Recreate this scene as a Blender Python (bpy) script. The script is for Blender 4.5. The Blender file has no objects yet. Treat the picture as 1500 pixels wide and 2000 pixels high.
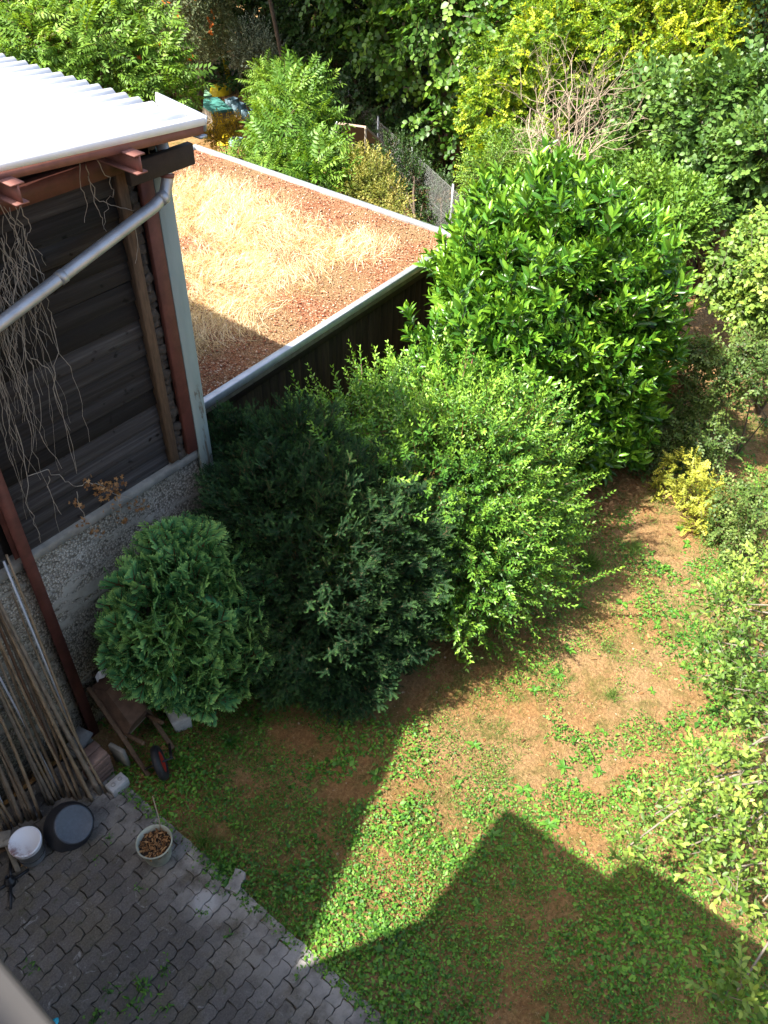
import bpy, math
import numpy as np
from mathutils import Matrix, Vector

# ------------------------------------------------------------------ camera, world, sun, exposure
CL = np.array([-4.219, -5.762, 8.3])                     # eye, 8.3 m above the yard, looking out over the canopy slab
RL = np.array([[0.6234, -0.5188, 0.5850], [-0.7817, -0.4318, 0.4500], [0.0196, -0.7379, -0.6746]])
_q, _r = np.linalg.qr(RL); RL = _q * np.sign(np.diag(_r))
FPX = 1618.0
S = bpy.context.scene
COL = S.collection
cam = bpy.data.cameras.new("camera"); cam_o = bpy.data.objects.new("camera", cam); COL.objects.link(cam_o)
cam.sensor_fit = 'VERTICAL'; cam.sensor_height = 36; cam.lens = 36 * FPX / 2000; cam.clip_start = .05; cam.clip_end = 1500
cm = Matrix(((RL[0, 0], -RL[0, 1], -RL[0, 2], CL[0]), (RL[1, 0], -RL[1, 1], -RL[1, 2], CL[1]), (RL[2, 0], -RL[2, 1], -RL[2, 2], CL[2]), (0, 0, 0, 1)))
cam_o.matrix_world = cm
S.camera = cam_o
S.render.resolution_x = 768; S.render.resolution_y = 1024
SUN_TRAVEL = Vector((.60, -.345, -1.0)).normalized()
w = bpy.data.worlds.new("World"); S.world = w; w.use_nodes = True
nt = w.node_tree; sky = nt.nodes.new('ShaderNodeTexSky'); sky.sky_type = 'NISHITA'; sky.sun_disc = False
sky.sun_elevation = math.asin(-SUN_TRAVEL.z); sky.sun_rotation = math.atan2(-SUN_TRAVEL.x, -SUN_TRAVEL.y)
bg = nt.nodes['Background']; bg.inputs['Strength'].default_value = 0.115
sky.dust_density = 4; sky.ozone_density = .5
nt.links.new(sky.outputs[0], bg.inputs['Color'])
sl = bpy.data.lights.new("sun", 'SUN'); sl.energy = 4.5; sl.angle = math.radians(.55); sl.color = (1, .95, .86)
so = bpy.data.objects.new("sun", sl); COL.objects.link(so); so.rotation_euler = SUN_TRAVEL.to_track_quat('-Z', 'Y').to_euler()
so.location = (-20, 12, 30)
S.view_settings.view_transform = 'Standard'; S.view_settings.look = 'None'; S.view_settings.gamma = 1
S.view_settings.exposure = 1.85
S.cycles.max_bounces = 6; S.cycles.transparent_max_bounces = 4; S.cycles.diffuse_bounces = 3; S.cycles.transmission_bounces = 3

rng = np.random.default_rng(11)
# ------------------------------------------------------------------ pixel -> place helpers
def rl(x, y): return RL @ np.array([x - 750., y - 1000., FPX])
def G(x, y, z=0.): r = rl(x, y); return CL + r * (z - CL[2]) / r[2]
def PY(x, y, v): r = rl(x, y); return CL + r * (v - CL[1]) / r[1]
def HD(x, y, h): r = rl(x, y); return CL + r * h / np.hypot(r[0], r[1])
def U(v): v = np.asarray(v, float); return v / np.maximum(np.linalg.norm(v, axis=-1, keepdims=True), 1e-9)

# ------------------------------------------------------------------ object helpers
def tag(o, label=None, cat=None, group=None, kind=None):
    if label: o['label'] = label
    if cat: o['category'] = cat
    if group: o['group'] = group
    if kind: o['kind'] = kind
    return o
def thing(name, label, cat, loc=(0, 0, 0), group=None):
    o = bpy.data.objects.new(name, None); COL.objects.link(o); o.location = loc; o.empty_display_size = .1
    return tag(o, label, cat, group)
def link(name, me, parent=None, loc=None):
    o = bpy.data.objects.new(name, me); COL.objects.link(o)
    if parent is not None:
        o.parent = parent
        o.matrix_parent_inverse = Matrix.Translation(-parent_loc(parent))
    if loc is not None: o.location = loc
    return o
def parent_loc(p):
    return p.location.copy() if p.type == 'EMPTY' else Vector((0, 0, 0))
def mesh(name, V, F, mat, tint=None, smooth=False):
    V = np.asarray(V, np.float32); me = bpy.data.meshes.new(name)
    if isinstance(F, np.ndarray):
        n = F.shape[1]; m = len(F)
        me.vertices.add(len(V)); me.vertices.foreach_set('co', V.ravel())
        me.loops.add(m * n); me.loops.foreach_set('vertex_index', F.astype(np.int32).ravel())
        me.polygons.add(m); me.polygons.foreach_set('loop_start', (np.arange(m) * n).astype(np.int32))
        me.update(calc_edges=True)
    else:
        me.from_pydata([tuple(map(float, v)) for v in V], [], [tuple(map(int, f)) for f in F]); me.update()
    if smooth: me.polygons.foreach_set('use_smooth', np.ones(len(me.polygons), bool))
    if tint is not None:
        a = me.attributes.new('tint', 'FLOAT', 'POINT'); a.data.foreach_set('value', np.asarray(tint, np.float32))
    me.materials.append(mat)
    return me
def add(name, VFT, mat, parent=None, smooth=False):
    V, F = VFT[0], VFT[1]; t = VFT[2] if len(VFT) > 2 else None
    return link(name, mesh(name, V, F, mat, t, smooth), parent)
def cat(L):
    Vs, Fs, Ts, n = [], [], [], 0
    for a in L:
        Vs.append(a[0]); Fs.append(np.asarray(a[1]) + n); n += len(a[0])
        Ts.append(a[2] if len(a) > 2 else np.full(len(a[0]), .5))
    return np.concatenate(Vs), np.concatenate(Fs), np.concatenate(Ts)
BOXF = [(0, 3, 2, 1), (4, 5, 6, 7), (0, 1, 5, 4), (1, 2, 6, 5), (2, 3, 7, 6), (3, 0, 4, 7)]
def box(x0, x1, y0, y1, z0, z1):
    return np.array([(x0, y0, z0), (x1, y0, z0), (x1, y1, z0), (x0, y1, z0), (x0, y0, z1), (x1, y0, z1), (x1, y1, z1), (x0, y1, z1)], float), np.array(BOXF)
def boxes(*bs): V, F, _ = cat([box(*b) for b in bs]); return V, F
def obox(c, size, ax, az):
    """oriented box: centre, size along (x,y,z), x axis, z axis"""
    x = U(ax); z = U(np.asarray(az, float) - np.dot(az, x) * x); y = np.cross(z, x)
    V, F = box(-.5, .5, -.5, .5, -.5, .5); V = V * np.asarray(size, float)
    return np.asarray(c, float) + V[:, :1] * x + V[:, 1:2] * y + V[:, 2:3] * z, F
def beam(a, b, wd, ht, up=(0, 0, 1)):
    a = np.asarray(a, float); b = np.asarray(b, float)
    return obox((a + b) / 2, (np.linalg.norm(b - a), wd, ht), b - a, up)
def bevel(o, wdt=.006, seg=1):
    m = o.modifiers.new('bevel', 'BEVEL'); m.width = wdt; m.segments = seg; m.limit_method = 'ANGLE'; return o
def tube(P, R, n=8, cap=True):
    P = np.asarray(P, float); k = len(P); R = np.broadcast_to(np.asarray(R, float), (k,))
    T = U(np.gradient(P, axis=0)); ref = np.array([0, 0, 1.]) if abs(T[:, 2]).mean() < .8 else np.array([1., 0, 0])
    A = U(np.cross(T, ref)); B = np.cross(T, A); th = np.arange(n) * 2 * math.pi / n
    V = P[:, None] + R[:, None, None] * (np.cos(th)[None, :, None] * A[:, None] + np.sin(th)[None, :, None] * B[:, None])
    V = V.reshape(-1, 3); i = np.arange(k - 1)[:, None] * n; j = np.arange(n)[None]; jn = (j + 1) % n
    q = np.stack([i + j, i + jn, i + n + jn, i + n + j], -1).reshape(-1, 4)
    F = np.concatenate([q[:, [0, 1, 2]], q[:, [0, 2, 3]]])
    if cap:
        V = np.concatenate([V, P[:1], P[-1:]]); c0, c1 = k * n, k * n + 1; jj = np.arange(n); jm = (jj + 1) % n
        F = np.concatenate([F, np.stack([jm, jj, np.full(n, c0)], -1), np.stack([(k - 1) * n + jj, (k - 1) * n + jm, np.full(n, c1)], -1)])
    return V, F
def lathe(prof, n=32, ax=(0, 0, 1), c=(0, 0, 0)):
    z = U(ax); x = U(np.cross((0.3, 1, .1), z)); y = np.cross(z, x); th = np.arange(n) * 2 * math.pi / n
    V = np.concatenate([np.asarray(c, float) + r * (np.cos(th)[:, None] * x + np.sin(th)[:, None] * y) + h * z for r, h in prof])
    k = len(prof); i = np.arange(k - 1)[:, None] * n; j = np.arange(n)[None]; jn = (j + 1) % n
    q = np.stack([i + j, i + jn, i + n + jn, i + n + j], -1).reshape(-1, 4)
    return V, q
_T = rng.random((256, 256))
def vn(x, y):
    ix = np.floor(x).astype(int); iy = np.floor(y).astype(int); fx = x - ix; fy = y - iy; fx = fx * fx * (3 - 2 * fx); fy = fy * fy * (3 - 2 * fy)
    a = _T[ix & 255, iy & 255]; b = _T[(ix + 1) & 255, iy & 255]; c = _T[ix & 255, (iy + 1) & 255]; d = _T[(ix + 1) & 255, (iy + 1) & 255]
    return a * (1 - fx) * (1 - fy) + b * fx * (1 - fy) + c * (1 - fx) * fy + d * fx * fy
def fbm(x, y, o=4):
    s = 0; a = .5
    for k in range(o): s = s + a * vn(x * 2 ** k + 17.3 * k, y * 2 ** k + 9.1 * k); a *= .5
    return s
def n3(p, seed, f=1.0):
    r = np.random.default_rng(seed); s = 0
    for k in range(6):
        d = r.normal(size=3) * f * (1 + .35 * k); s = s + np.sin(p @ d + r.random() * 6.28) / (1 + .3 * k)
    return s / 3.2

# ------------------------------------------------------------------ materials
class NM:
    def __init__(s, name):
        s.m = bpy.data.materials.new(name); s.m.use_nodes = True; s.t = s.m.node_tree; s.b = s.t.nodes['Principled BSDF']; s.out = s.t.nodes['Material Output']
    def n(s, typ, **kw):
        nd = s.t.nodes.new(typ)
        for k, v in kw.items():
            if hasattr(nd, k): setattr(nd, k, v)
            else: nd.inputs[k].default_value = v
        return nd
    def l(s, a, b): s.t.links.new(a, b)
    def co(s, scale=(1, 1, 1), kind='Object'):
        c = s.n('ShaderNodeTexCoord'); mp = s.n('ShaderNodeMapping'); mp.inputs['Scale'].default_value = scale; s.l(c.outputs[kind], mp.inputs[0]); return mp.outputs[0]
    def noise(s, vec, sc, det=5, rough=.6, dist=0):
        nd = s.n('ShaderNodeTexNoise'); nd.inputs['Scale'].default_value = sc; nd.inputs['Detail'].default_value = det; nd.inputs['Roughness'].default_value = rough; nd.inputs['Distortion'].default_value = dist
        s.l(vec, nd.inputs['Vector']); return nd.outputs['Fac']
    def ramp(s, fac, els, interp='LINEAR'):
        r = s.n('ShaderNodeValToRGB'); r.color_ramp.interpolation = interp; e = r.color_ramp.elements
        while len(e) < len(els): e.new(.5)
        for k, (p, c) in enumerate(els): e[k].position = p; e[k].color = (*c, 1) if len(c) == 3 else c
        s.l(fac, r.inputs[0]); return r.outputs[0]
    def mix(s, fac, a, b, mode='MIX'):
        m = s.n('ShaderNodeMix', data_type='RGBA', blend_type=mode)
        for i, v in ((0, fac), (6, a), (7, b)):
            if isinstance(v, (int, float)): m.inputs[i].default_value = v
            elif isinstance(v, tuple): m.inputs[i].default_value = (*v, 1)
            else: s.l(v, m.inputs[i])
        return m.outputs[2]
    def bump(s, h, strength=.4, dist=.02):
        b = s.n('ShaderNodeBump'); b.inputs['Strength'].default_value = strength; b.inputs['Distance'].default_value = dist; s.l(h, b.inputs['Height']); s.l(b.outputs[0], s.b.inputs['Normal'])
    def fin(s, col=None, rough=.8, metal=0, spec=.4):
        if col is not None:
            if isinstance(col, tuple): s.b.inputs['Base Color'].default_value = (*col, 1)
            else: s.l(col, s.b.inputs['Base Color'])
        s.b.inputs['Roughness'].default_value = rough; s.b.inputs['Metallic'].default_value = metal; s.b.inputs['Specular IOR Level'].default_value = spec
        return s.m
def basic(name, c, rough=.7, metal=0, var=.25, sc=9, spec=.4, bump=.15, obj_var=0, aniso=(1, 1, 1)):
    a = NM(name); v = a.co(aniso); f = a.noise(v, sc, 6, .65)
    d = tuple(x * (1 - var) for x in c); e = tuple(min(1, x * (1 + var)) for x in c)
    col = a.ramp(f, [(.3, d), (.7, e)])
    if obj_var:
        oi = a.n('ShaderNodeObjectInfo'); k = a.ramp(oi.outputs['Random'], [(0, (1 - obj_var,) * 3), (1, (1, 1, 1))]); col = a.mix(1.0, col, k, 'MULTIPLY')
    if bump: a.bump(a.noise(v, sc * 4, 4), bump, .01)
    return a.fin(col, rough, metal, spec)
def leafmat(name, dark, mid, light, rough=.45, spec=.4, tr=.35, stem=(.10, .07, .035), yellow=None):
    a = NM(name); at = a.n('ShaderNodeAttribute', attribute_name='tint')
    els = [(0, stem), (.05, stem), (.07, dark), (.5, mid), (.93, light)]
    if yellow: els.append((1, yellow))
    col = a.ramp(at.outputs['Fac'], els)
    a.fin(col, rough, 0, spec)
    tl = a.n('ShaderNodeBsdfTranslucent'); tc = a.mix(1.0, col, (1.5, 1.35, .55), 'MULTIPLY'); a.l(tc, tl.inputs['Color'])
    mx = a.n('ShaderNodeMixShader'); mx.inputs[0].default_value = tr * .75; a.l(a.b.outputs[0], mx.inputs[1]); a.l(tl.outputs[0], mx.inputs[2]); a.l(mx.outputs[0], a.out.inputs[0])
    return a.m

M = {}
M['laurel'] = leafmat('laurel_leaf', (.014, .055, .008), (.052, .155, .012), (.20, .37, .03), .3, .4, .24)
M['privet'] = leafmat('privet_leaf', (.018, .07, .012), (.07, .19, .022), (.24, .42, .045), .4, .4, .3, (.14, .07, .03))
M['yew'] = leafmat('yew_leaf', (.006, .019, .009), (.014, .045, .017), (.11, .22, .055), .75, .12, .12)
M['cypress'] = leafmat('cypress_leaf', (.02, .085, .04), (.075, .25, .095), (.36, .60, .17), .65, .18, .2, (.10, .055, .025))
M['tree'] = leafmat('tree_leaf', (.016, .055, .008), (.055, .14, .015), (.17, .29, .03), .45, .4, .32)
M['dark'] = leafmat('shade_darkened_leaf', (.010, .028, .008), (.024, .062, .014), (.07, .14, .025), .45, .35, .28)  # leaf colour darkened to stand in for shade inside the thicket
M['maple'] = leafmat('maple_leaf', (.04, .11, .01), (.15, .27, .016), (.45, .50, .025), .5, .35, .4)
M['round'] = leafmat('round_leaf', (.028, .075, .018), (.075, .16, .03), (.17, .27, .055), .45, .4, .32)
M['fresh'] = leafmat('fresh_leaf', (.03, .09, .012), (.09, .20, .022), (.24, .37, .05), .5, .35, .4)
M['walnut'] = leafmat('walnut_leaf', (.05, .12, .015), (.13, .25, .03), (.29, .40, .05), .5, .35, .4)
M['greygreen'] = leafmat('grey_green_leaf', (.05, .08, .04), (.12, .16, .075), (.24, .26, .13), .6, .3, .3)
M['greyblue'] = leafmat('silver_leaf', (.10, .14, .09), (.2, .26, .18), (.34, .38, .28), .6, .3, .25)
M['olive'] = leafmat('olive_leaf', (.07, .10, .015), (.17, .20, .03), (.36, .30, .08), .55, .3, .35)
M['yellow'] = leafmat('yellow_leaf', (.14, .18, .02), (.36, .38, .05), (.62, .56, .10), .5, .35, .35)
M['flower'] = leafmat('yellow_flower', (.06, .1, .02), (.5, .33, .02), (.8, .55, .03), .6, .3, .3)
M['apple'] = leafmat('apple_leaf', (.035, .09, .014), (.11, .20, .028), (.33, .42, .075), .5, .4, .32, (.16, .13, .10))
M['bramble'] = leafmat('bramble_leaf', (.026, .06, .014), (.08, .14, .028), (.20, .27, .06), .5, .35, .3, (.16, .09, .05))
M['weed'] = leafmat('weed_leaf', (.012, .06, .008), (.052, .165, .016), (.18, .36, .04), .5, .35, .3)
M['grass'] = leafmat('green_grass', (.03, .085, .012), (.09, .18, .028), (.25, .34, .075), .55, .3, .3)
M['straw'] = leafmat('dry_straw', (.40, .27, .13), (.68, .55, .32), (.92, .84, .62), .6, .3, .3)
M['straw_lawn'] = leafmat('lawn_straw', (.12, .07, .028), (.25, .16, .068), (.44, .32, .16), .7, .2, .2)
M['deadleaf'] = leafmat('dead_leaf', (.10, .045, .018), (.25, .12, .045), (.48, .29, .13), .7, .25, .15)
M['bark'] = basic('bark', (.09, .065, .045), .9, sc=14, bump=.5)
M['deadwood'] = basic('dead_wood', (.36, .28, .20), .85, sc=16, bump=.3)
M['vine'] = basic('vine', (.33, .29, .235), .9, sc=20, bump=.2)
M['concrete'] = basic('concrete', (.24, .225, .19), .9, var=.35, sc=5, bump=.4)
M['rubble'] = basic('crumbling_mortar', (.06, .05, .04), .95, var=.5, sc=25, bump=.8)
M['light_concrete'] = basic('light_concrete', (.42, .42, .41), .9, var=.2, sc=22, bump=.3)
M['steel'] = basic('red_primed_steel', (.105, .035, .026), .62, var=.3, sc=7, bump=.1)
M['steel_light'] = basic('faded_red_steel', (.21, .085, .065), .6, var=.2, sc=9, bump=.1)
M['zinc'] = basic('zinc', (.42, .45, .48), .45, .55, var=.18, sc=6, bump=.05)
M['roofwhite'] = basic('white_corrugated', (.80, .80, .80), .5, var=.07, sc=4, bump=.03)
M['dark_timber'] = basic('dark_timber', (.035, .025, .02), .85, sc=10, bump=.3)
M['brown_timber'] = basic('brown_timber', (.10, .062, .036), .85, var=.4, sc=10, aniso=(4, 4, .6), bump=.4)
M['grey_timber'] = basic('grey_timber', (.20, .17, .13), .9, var=.35, sc=8, bump=.4)
M['rust'] = basic('rusty_tray', (.10, .06, .04), .8, var=.4, sc=8, bump=.2)
M['black'] = basic('black_rubber', (.018, .018, .02), .6, sc=20, bump=.05)
M['blackmetal'] = basic('black_metal', (.02, .02, .022), .35, .3, sc=20, bump=.05)
M['red'] = basic('red_paint', (.42, .03, .02), .5, sc=20, bump=.05)
M['tub'] = basic('grey_plastic', (.075, .09, .11), .5, var=.15, sc=30, bump=.06)
M['tubwall'] = basic('dark_plastic', (.022, .023, .027), .5, var=.2, sc=30, bump=.06)
M['bucket'] = basic('clear_grey_plastic', (.20, .21, .22), .4, var=.15, sc=12, bump=.03)
M['white'] = basic('white_plastic', (.72, .73, .76), .5, var=.05, sc=12, bump=.03)
M['potwall'] = basic('mossy_plastic', (.33, .34, .27), .75, var=.3, sc=7, bump=.1)
M['soil'] = basic('potting_soil', (.035, .022, .014), .95, sc=30, bump=.6)
M['brick'] = basic('worn_brick', (.27, .17, .13), .9, var=.25, sc=16, bump=.3, obj_var=.4)
M['slate'] = basic('grey_slate', (.15, .155, .15), .85, var=.3, sc=10, bump=.3)
M['plaster'] = basic('house_plaster', (.62, .60, .55), .9, sc=3, bump=.1)
M['tile'] = basic('roof_tile', (.25, .12, .08), .8, sc=6)
M['wire'] = basic('fence_wire', (.33, .34, .33), .5, .6, sc=10, bump=0)
M['board'] = basic('brown_panel', (.34, .25, .19), .8, var=.12, sc=5)
M['turq'] = basic('turquoise_plastic', (.03, .40, .52), .45, sc=9, bump=.02)
M['green_sheet'] = basic('pale_green_sheet', (.22, .42, .26), .6, var=.1, sc=3, bump=.03)
M['teal_sheet'] = basic('teal_sheet', (.055, .20, .17), .6, var=.12, sc=3, bump=.03)
M['plastic_yellow'] = basic('yellow_plastic', (.72, .55, .02), .5, var=.1, sc=4, bump=.02)
M['pale_blue'] = basic('pale_blue_plastic', (.38, .58, .66), .6, var=.15, sc=6, bump=.03)
M['parapet'] = basic('slab_paint', (.05, .046, .043), .6, var=.12, sc=2, bump=.05)

def m_planks():
    a = NM('weathered_planks'); v = a.co((.22, 3, 8)); f = a.noise(v, 3, 8, .7, .3)
    oi = a.n('ShaderNodeObjectInfo')
    base = a.ramp(f, [(.25, (.02, .018, .016)), (.5, (.042, .038, .036)), (.68, (.08, .076, .074)), (.85, (.15, .146, .146))])
    k = a.ramp(oi.outputs['Random'], [(0, (.30, .28, .26)), (1, (1.25, 1.25, 1.28))]); col = a.mix(1., base, k, 'MULTIPLY')
    v2 = a.co((1, 1, 1.4)); kn = a.noise(v2, 9, 2, .4); knots = a.ramp(kn, [(.27, (.15, .13, .12)), (.34, (1, 1, 1))]); col = a.mix(1., col, knots, 'MULTIPLY')
    a.bump(a.noise(a.co((.5, 3, 22)), 4, 6), .6, .008); return a.fin(col, .85, 0, .25)
M['plank'] = m_planks()
def m_garage():
    a = NM('brown_stained_boards'); f = a.noise(a.co((7, 7, .7)), 3, 7, .65); oi = a.n('ShaderNodeObjectInfo')
    col = a.ramp(f, [(.3, (.016, .010, .006)), (.7, (.055, .034, .02))]); k = a.ramp(oi.outputs['Random'], [(0, (.6, .6, .6)), (1, (1.2, 1.2, 1.2))])
    a.bump(a.noise(a.co((20, 20, 1)), 4, 5), .4, .006); return a.fin(a.mix(1., col, k, 'MULTIPLY'), .75, 0, .3)
M['gboard'] = m_garage()
def m_greenboard():
    a = NM('flaking_grey_green_paint'); v = a.co((3, 3, .5)); f = a.noise(v, 3.2, 7, .72, .4)
    geo = a.n('ShaderNodeNewGeometry'); sep = a.n('ShaderNodeSeparateXYZ'); a.l(geo.outputs['Position'], sep.inputs[0])
    mr = a.n('ShaderNodeMapRange'); mr.inputs['From Min'].default_value = 2.3; mr.inputs['From Max'].default_value = 4.2; mr.inputs['To Min'].default_value = .12; mr.inputs['To Max'].default_value = -.06; a.l(sep.outputs['Z'], mr.inputs[0])
    ad = a.n('ShaderNodeMath', operation='ADD'); a.l(f, ad.inputs[0]); a.l(mr.outputs[0], ad.inputs[1])
    flake = a.ramp(ad.outputs[0], [(.57, (0, 0, 0)), (.61, (1, 1, 1))]); wood = a.ramp(a.noise(a.co((30, 30, 1.5)), 3, 5), [(.3, (.06, .055, .04)), (.7, (.22, .2, .15))])
    paint = a.ramp(a.noise(v, 2, 4), [(.3, (.20, .255, .235)), (.7, (.27, .325, .30))])
    a.bump(flake, .5, -.004); return a.fin(a.mix(flake, paint, wood), .65)
M['greenboard'] = m_greenboard()
def m_aggregate():
    a = NM('exposed_aggregate_concrete'); v = a.co(); vo = a.n('ShaderNodeTexVoronoi', feature='F1'); vo.inputs['Scale'].default_value = 42; a.l(v, vo.inputs['Vector'])
    peb = a.ramp(vo.outputs['Color'], [(.1, (.20, .185, .16)), (.55, (.46, .43, .38)), (1, (.74, .71, .64))])
    gap = a.ramp(vo.outputs['Distance'], [(.35, (1, 1, 1)), (.62, (.5, .48, .44))])
    col = a.mix(1., peb, gap, 'MULTIPLY')
    big = a.noise(a.co((.7, .7, 2.2)), 2.2, 5, .65, .4); smooth = a.ramp(big, [(.53, (0, 0, 0)), (.60, (1, 1, 1))])
    cem = a.ramp(a.noise(v, 7, 5), [(.3, (.30, .285, .25)), (.7, (.47, .45, .40))]); col = a.mix(smooth, col, cem)
    dirt = a.noise(a.co((.8, .8, .8)), 1.3, 4, .6); col = a.mix(1., col, a.ramp(dirt, [(.35, (.78, .73, .62)), (.65, (1.1, 1.07, 1.0))]), 'MULTIPLY')
    h = a.mix(smooth, a.ramp(vo.outputs['Distance'], [(0, (1, 1, 1)), (.6, (0, 0, 0))]), (.7, .7, .7)); a.bump(h, .9, .012)
    return a.fin(col, .9, 0, .25)
M['aggregate'] = m_aggregate()
def m_ground():
    a = NM('dry_mossy_soil'); v = a.co(); f1 = a.noise(v, .55, 6, .62, .3); f2 = a.noise(v, 3.0, 6, .7); f3 = a.noise(v, 26, 5, .75)
    soil = a.ramp(f3, [(.25, (.12, .062, .026)), (.5, (.265, .142, .055)), (.78, (.45, .285, .12))])
    moss = a.ramp(f3, [(.25, (.05, .055, .014)), (.6, (.13, .125, .03)), (.8, (.24, .20, .06))])
    straw = a.ramp(f3, [(.25, (.17, .10, .048)), (.6, (.345, .22, .105)), (.8, (.51, .37, .20))])
    col = a.mix(a.ramp(f1, [(.42, (0, 0, 0)), (.6, (1, 1, 1))]), soil, straw); col = a.mix(a.ramp(f2, [(.48, (0, 0, 0)), (.64, (.8, .8, .8))]), col, moss)
    vo = a.n('ShaderNodeTexVoronoi', feature='F1'); vo.inputs['Scale'].default_value = 55; a.l(v, vo.inputs['Vector'])
    sp = a.ramp(vo.outputs['Distance'], [(.08, (1, 1, 1)), (.13, (0, 0, 0))]); sp2 = a.mix(1., sp, a.ramp(f2, [(.56, (0, 0, 0)), (.62, (.7, .7, .7))]), 'MULTIPLY'); col = a.mix(sp2, col, (.5, .42, .32))
    a.bump(f3, 1.0, .05); return a.fin(col, .95, 0, .15)
M['ground'] = m_ground()
def m_paver():
    a = NM('worn_grey_pavers'); g = a.n('ShaderNodeNewGeometry'); P = g.outputs['Position']; oi = a.n('ShaderNodeObjectInfo')
    f = a.noise(P, 60, 4, .7); col = a.ramp(f, [(.25, (.068, .061, .056)), (.55, (.115, .106, .097)), (.8, (.175, .162, .148))])
    col = a.mix(1., col, a.ramp(oi.outputs['Random'], [(0, (.76, .75, .73)), (1, (1.16, 1.16, 1.16))]), 'MULTIPLY')
    d = a.noise(P, 2.2, 5, .65, .5); col = a.mix(a.ramp(d, [(.46, (0, 0, 0)), (.60, (.85, .85, .85))]), col, a.ramp(f, [(.3, (.06, .053, .04)), (.7, (.15, .13, .095))]))
    sep = a.n('ShaderNodeSeparateXYZ'); a.l(P, sep.inputs[0])
    def mrange(src, lo, hi): m = a.n('ShaderNodeMapRange'); m.inputs['From Min'].default_value = lo; m.inputs['From Max'].default_value = hi; a.l(src, m.inputs[0]); return m.outputs[0]
    lime = a.ramp(a.noise(P, 7, 6, .75, 1.2), [(.60, (0, 0, 0)), (.68, (.6, .6, .6))]); col = a.mix(lime, col, (.33, .325, .315))
    ed = a.n('ShaderNodeMath', operation='MULTIPLY'); a.l(mrange(sep.outputs['X'], -2.95, -2.35), ed.inputs[0]); a.l(a.ramp(a.noise(P, 4, 4), [(.35, (0, 0, 0)), (.6, (.75, .75, .75))]), ed.inputs[1]); col = a.mix(ed.outputs[0], col, (.34, .325, .30))
    c = G(400, 1765); dv = a.n('ShaderNodeVectorMath', operation='DISTANCE'); a.l(P, dv.inputs[0]); dv.inputs[1].default_value = (c[0], c[1], .03)
    dn = a.n('ShaderNodeMath', operation='ADD'); a.l(dv.outputs['Value'], dn.inputs[0]); nn = a.n('ShaderNodeMath', operation='MULTIPLY'); nn.inputs[1].default_value = .12; a.l(a.noise(P, 6, 4), nn.inputs[0]); a.l(nn.outputs[0], dn.inputs[1])
    pt = a.ramp(dn.outputs[0], [(.15, (.85, .85, .85)), (.21, (0, 0, 0))]); col = a.mix(pt, col, (.37, .365, .355))
    mo = a.noise(P, 11, 5, .7); col = a.mix(a.ramp(mo, [(.60, (0, 0, 0)), (.70, (.85, .85, .85))]), col, (.045, .055, .02))
    a.bump(f, .6, .006); return a.fin(col, .9, 0, .3)
M['paver'] = m_paver()
M['joint'] = basic('joint_dirt', (.045, .04, .03), .95, var=.5, sc=20, bump=.5)
def m_bamboo():
    a = NM('weathered_bamboo'); oi = a.n('ShaderNodeObjectInfo'); f = a.noise(a.co((14, 14, 2.5)), 3, 6, .7)
    c1 = a.ramp(oi.outputs['Random'], [(0, (.17, .135, .10)), (.35, (.23, .19, .145)), (.6, (.14, .08, .048)), (.75, (.27, .205, .135)), (1, (.20, .18, .155))], 'CONSTANT')
    col = a.mix(1., c1, a.ramp(f, [(.25, (.40, .36, .32)), (.65, (1.15, 1.1, 1.05))]), 'MULTIPLY'); return a.fin(col, .55, 0, .35)
M['bamboo'] = m_bamboo()
def m_substrate():
    a = NM('sedum_gravel'); v = a.co(); vo = a.n('ShaderNodeTexVoronoi'); vo.inputs['Scale'].default_value = 45; a.l(v, vo.inputs['Vector'])
    c = a.ramp(vo.outputs['Color'], [(.1, (.18, .06, .032)), (.45, (.33, .135, .065)), (.7, (.32, .18, .10)), (.92, (.56, .43, .31))])
    f = a.noise(v, 1.3, 5, .6); c = a.mix(a.ramp(f, [(.4, (0, 0, 0)), (.62, (.75, .75, .75))]), c, (.30, .215, .11))
    c = a.mix(1., c, a.ramp(vo.outputs['Distance'], [(.2, (1, 1, 1)), (.6, (.4, .36, .33))]), 'MULTIPLY'); a.bump(vo.outputs['Distance'], .7, -.02); return a.fin(c, .95, 0, .15)
M['substrate'] = m_substrate()
def m_lid():
    a = NM('lid_white_with_rust_stain'); v = a.co(); f = a.noise(v, 8, 6, .75); sep = a.n('ShaderNodeSeparateXYZ'); a.l(v, sep.inputs[0])
    mr = a.n('ShaderNodeMapRange'); mr.inputs['From Min'].default_value = -.02; mr.inputs['From Max'].default_value = -.13; a.l(sep.outputs['X'], mr.inputs[0])
    mu = a.n('ShaderNodeMath', operation='MULTIPLY'); a.l(mr.outputs[0], mu.inputs[0]); a.l(a.ramp(f, [(.42, (0, 0, 0)), (.6, (1, 1, 1))]), mu.inputs[1])
    return a.fin(a.mix(mu.outputs[0], (.72, .73, .77), (.22, .09, .075)), .5)
M['lid'] = m_lid()

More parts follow.
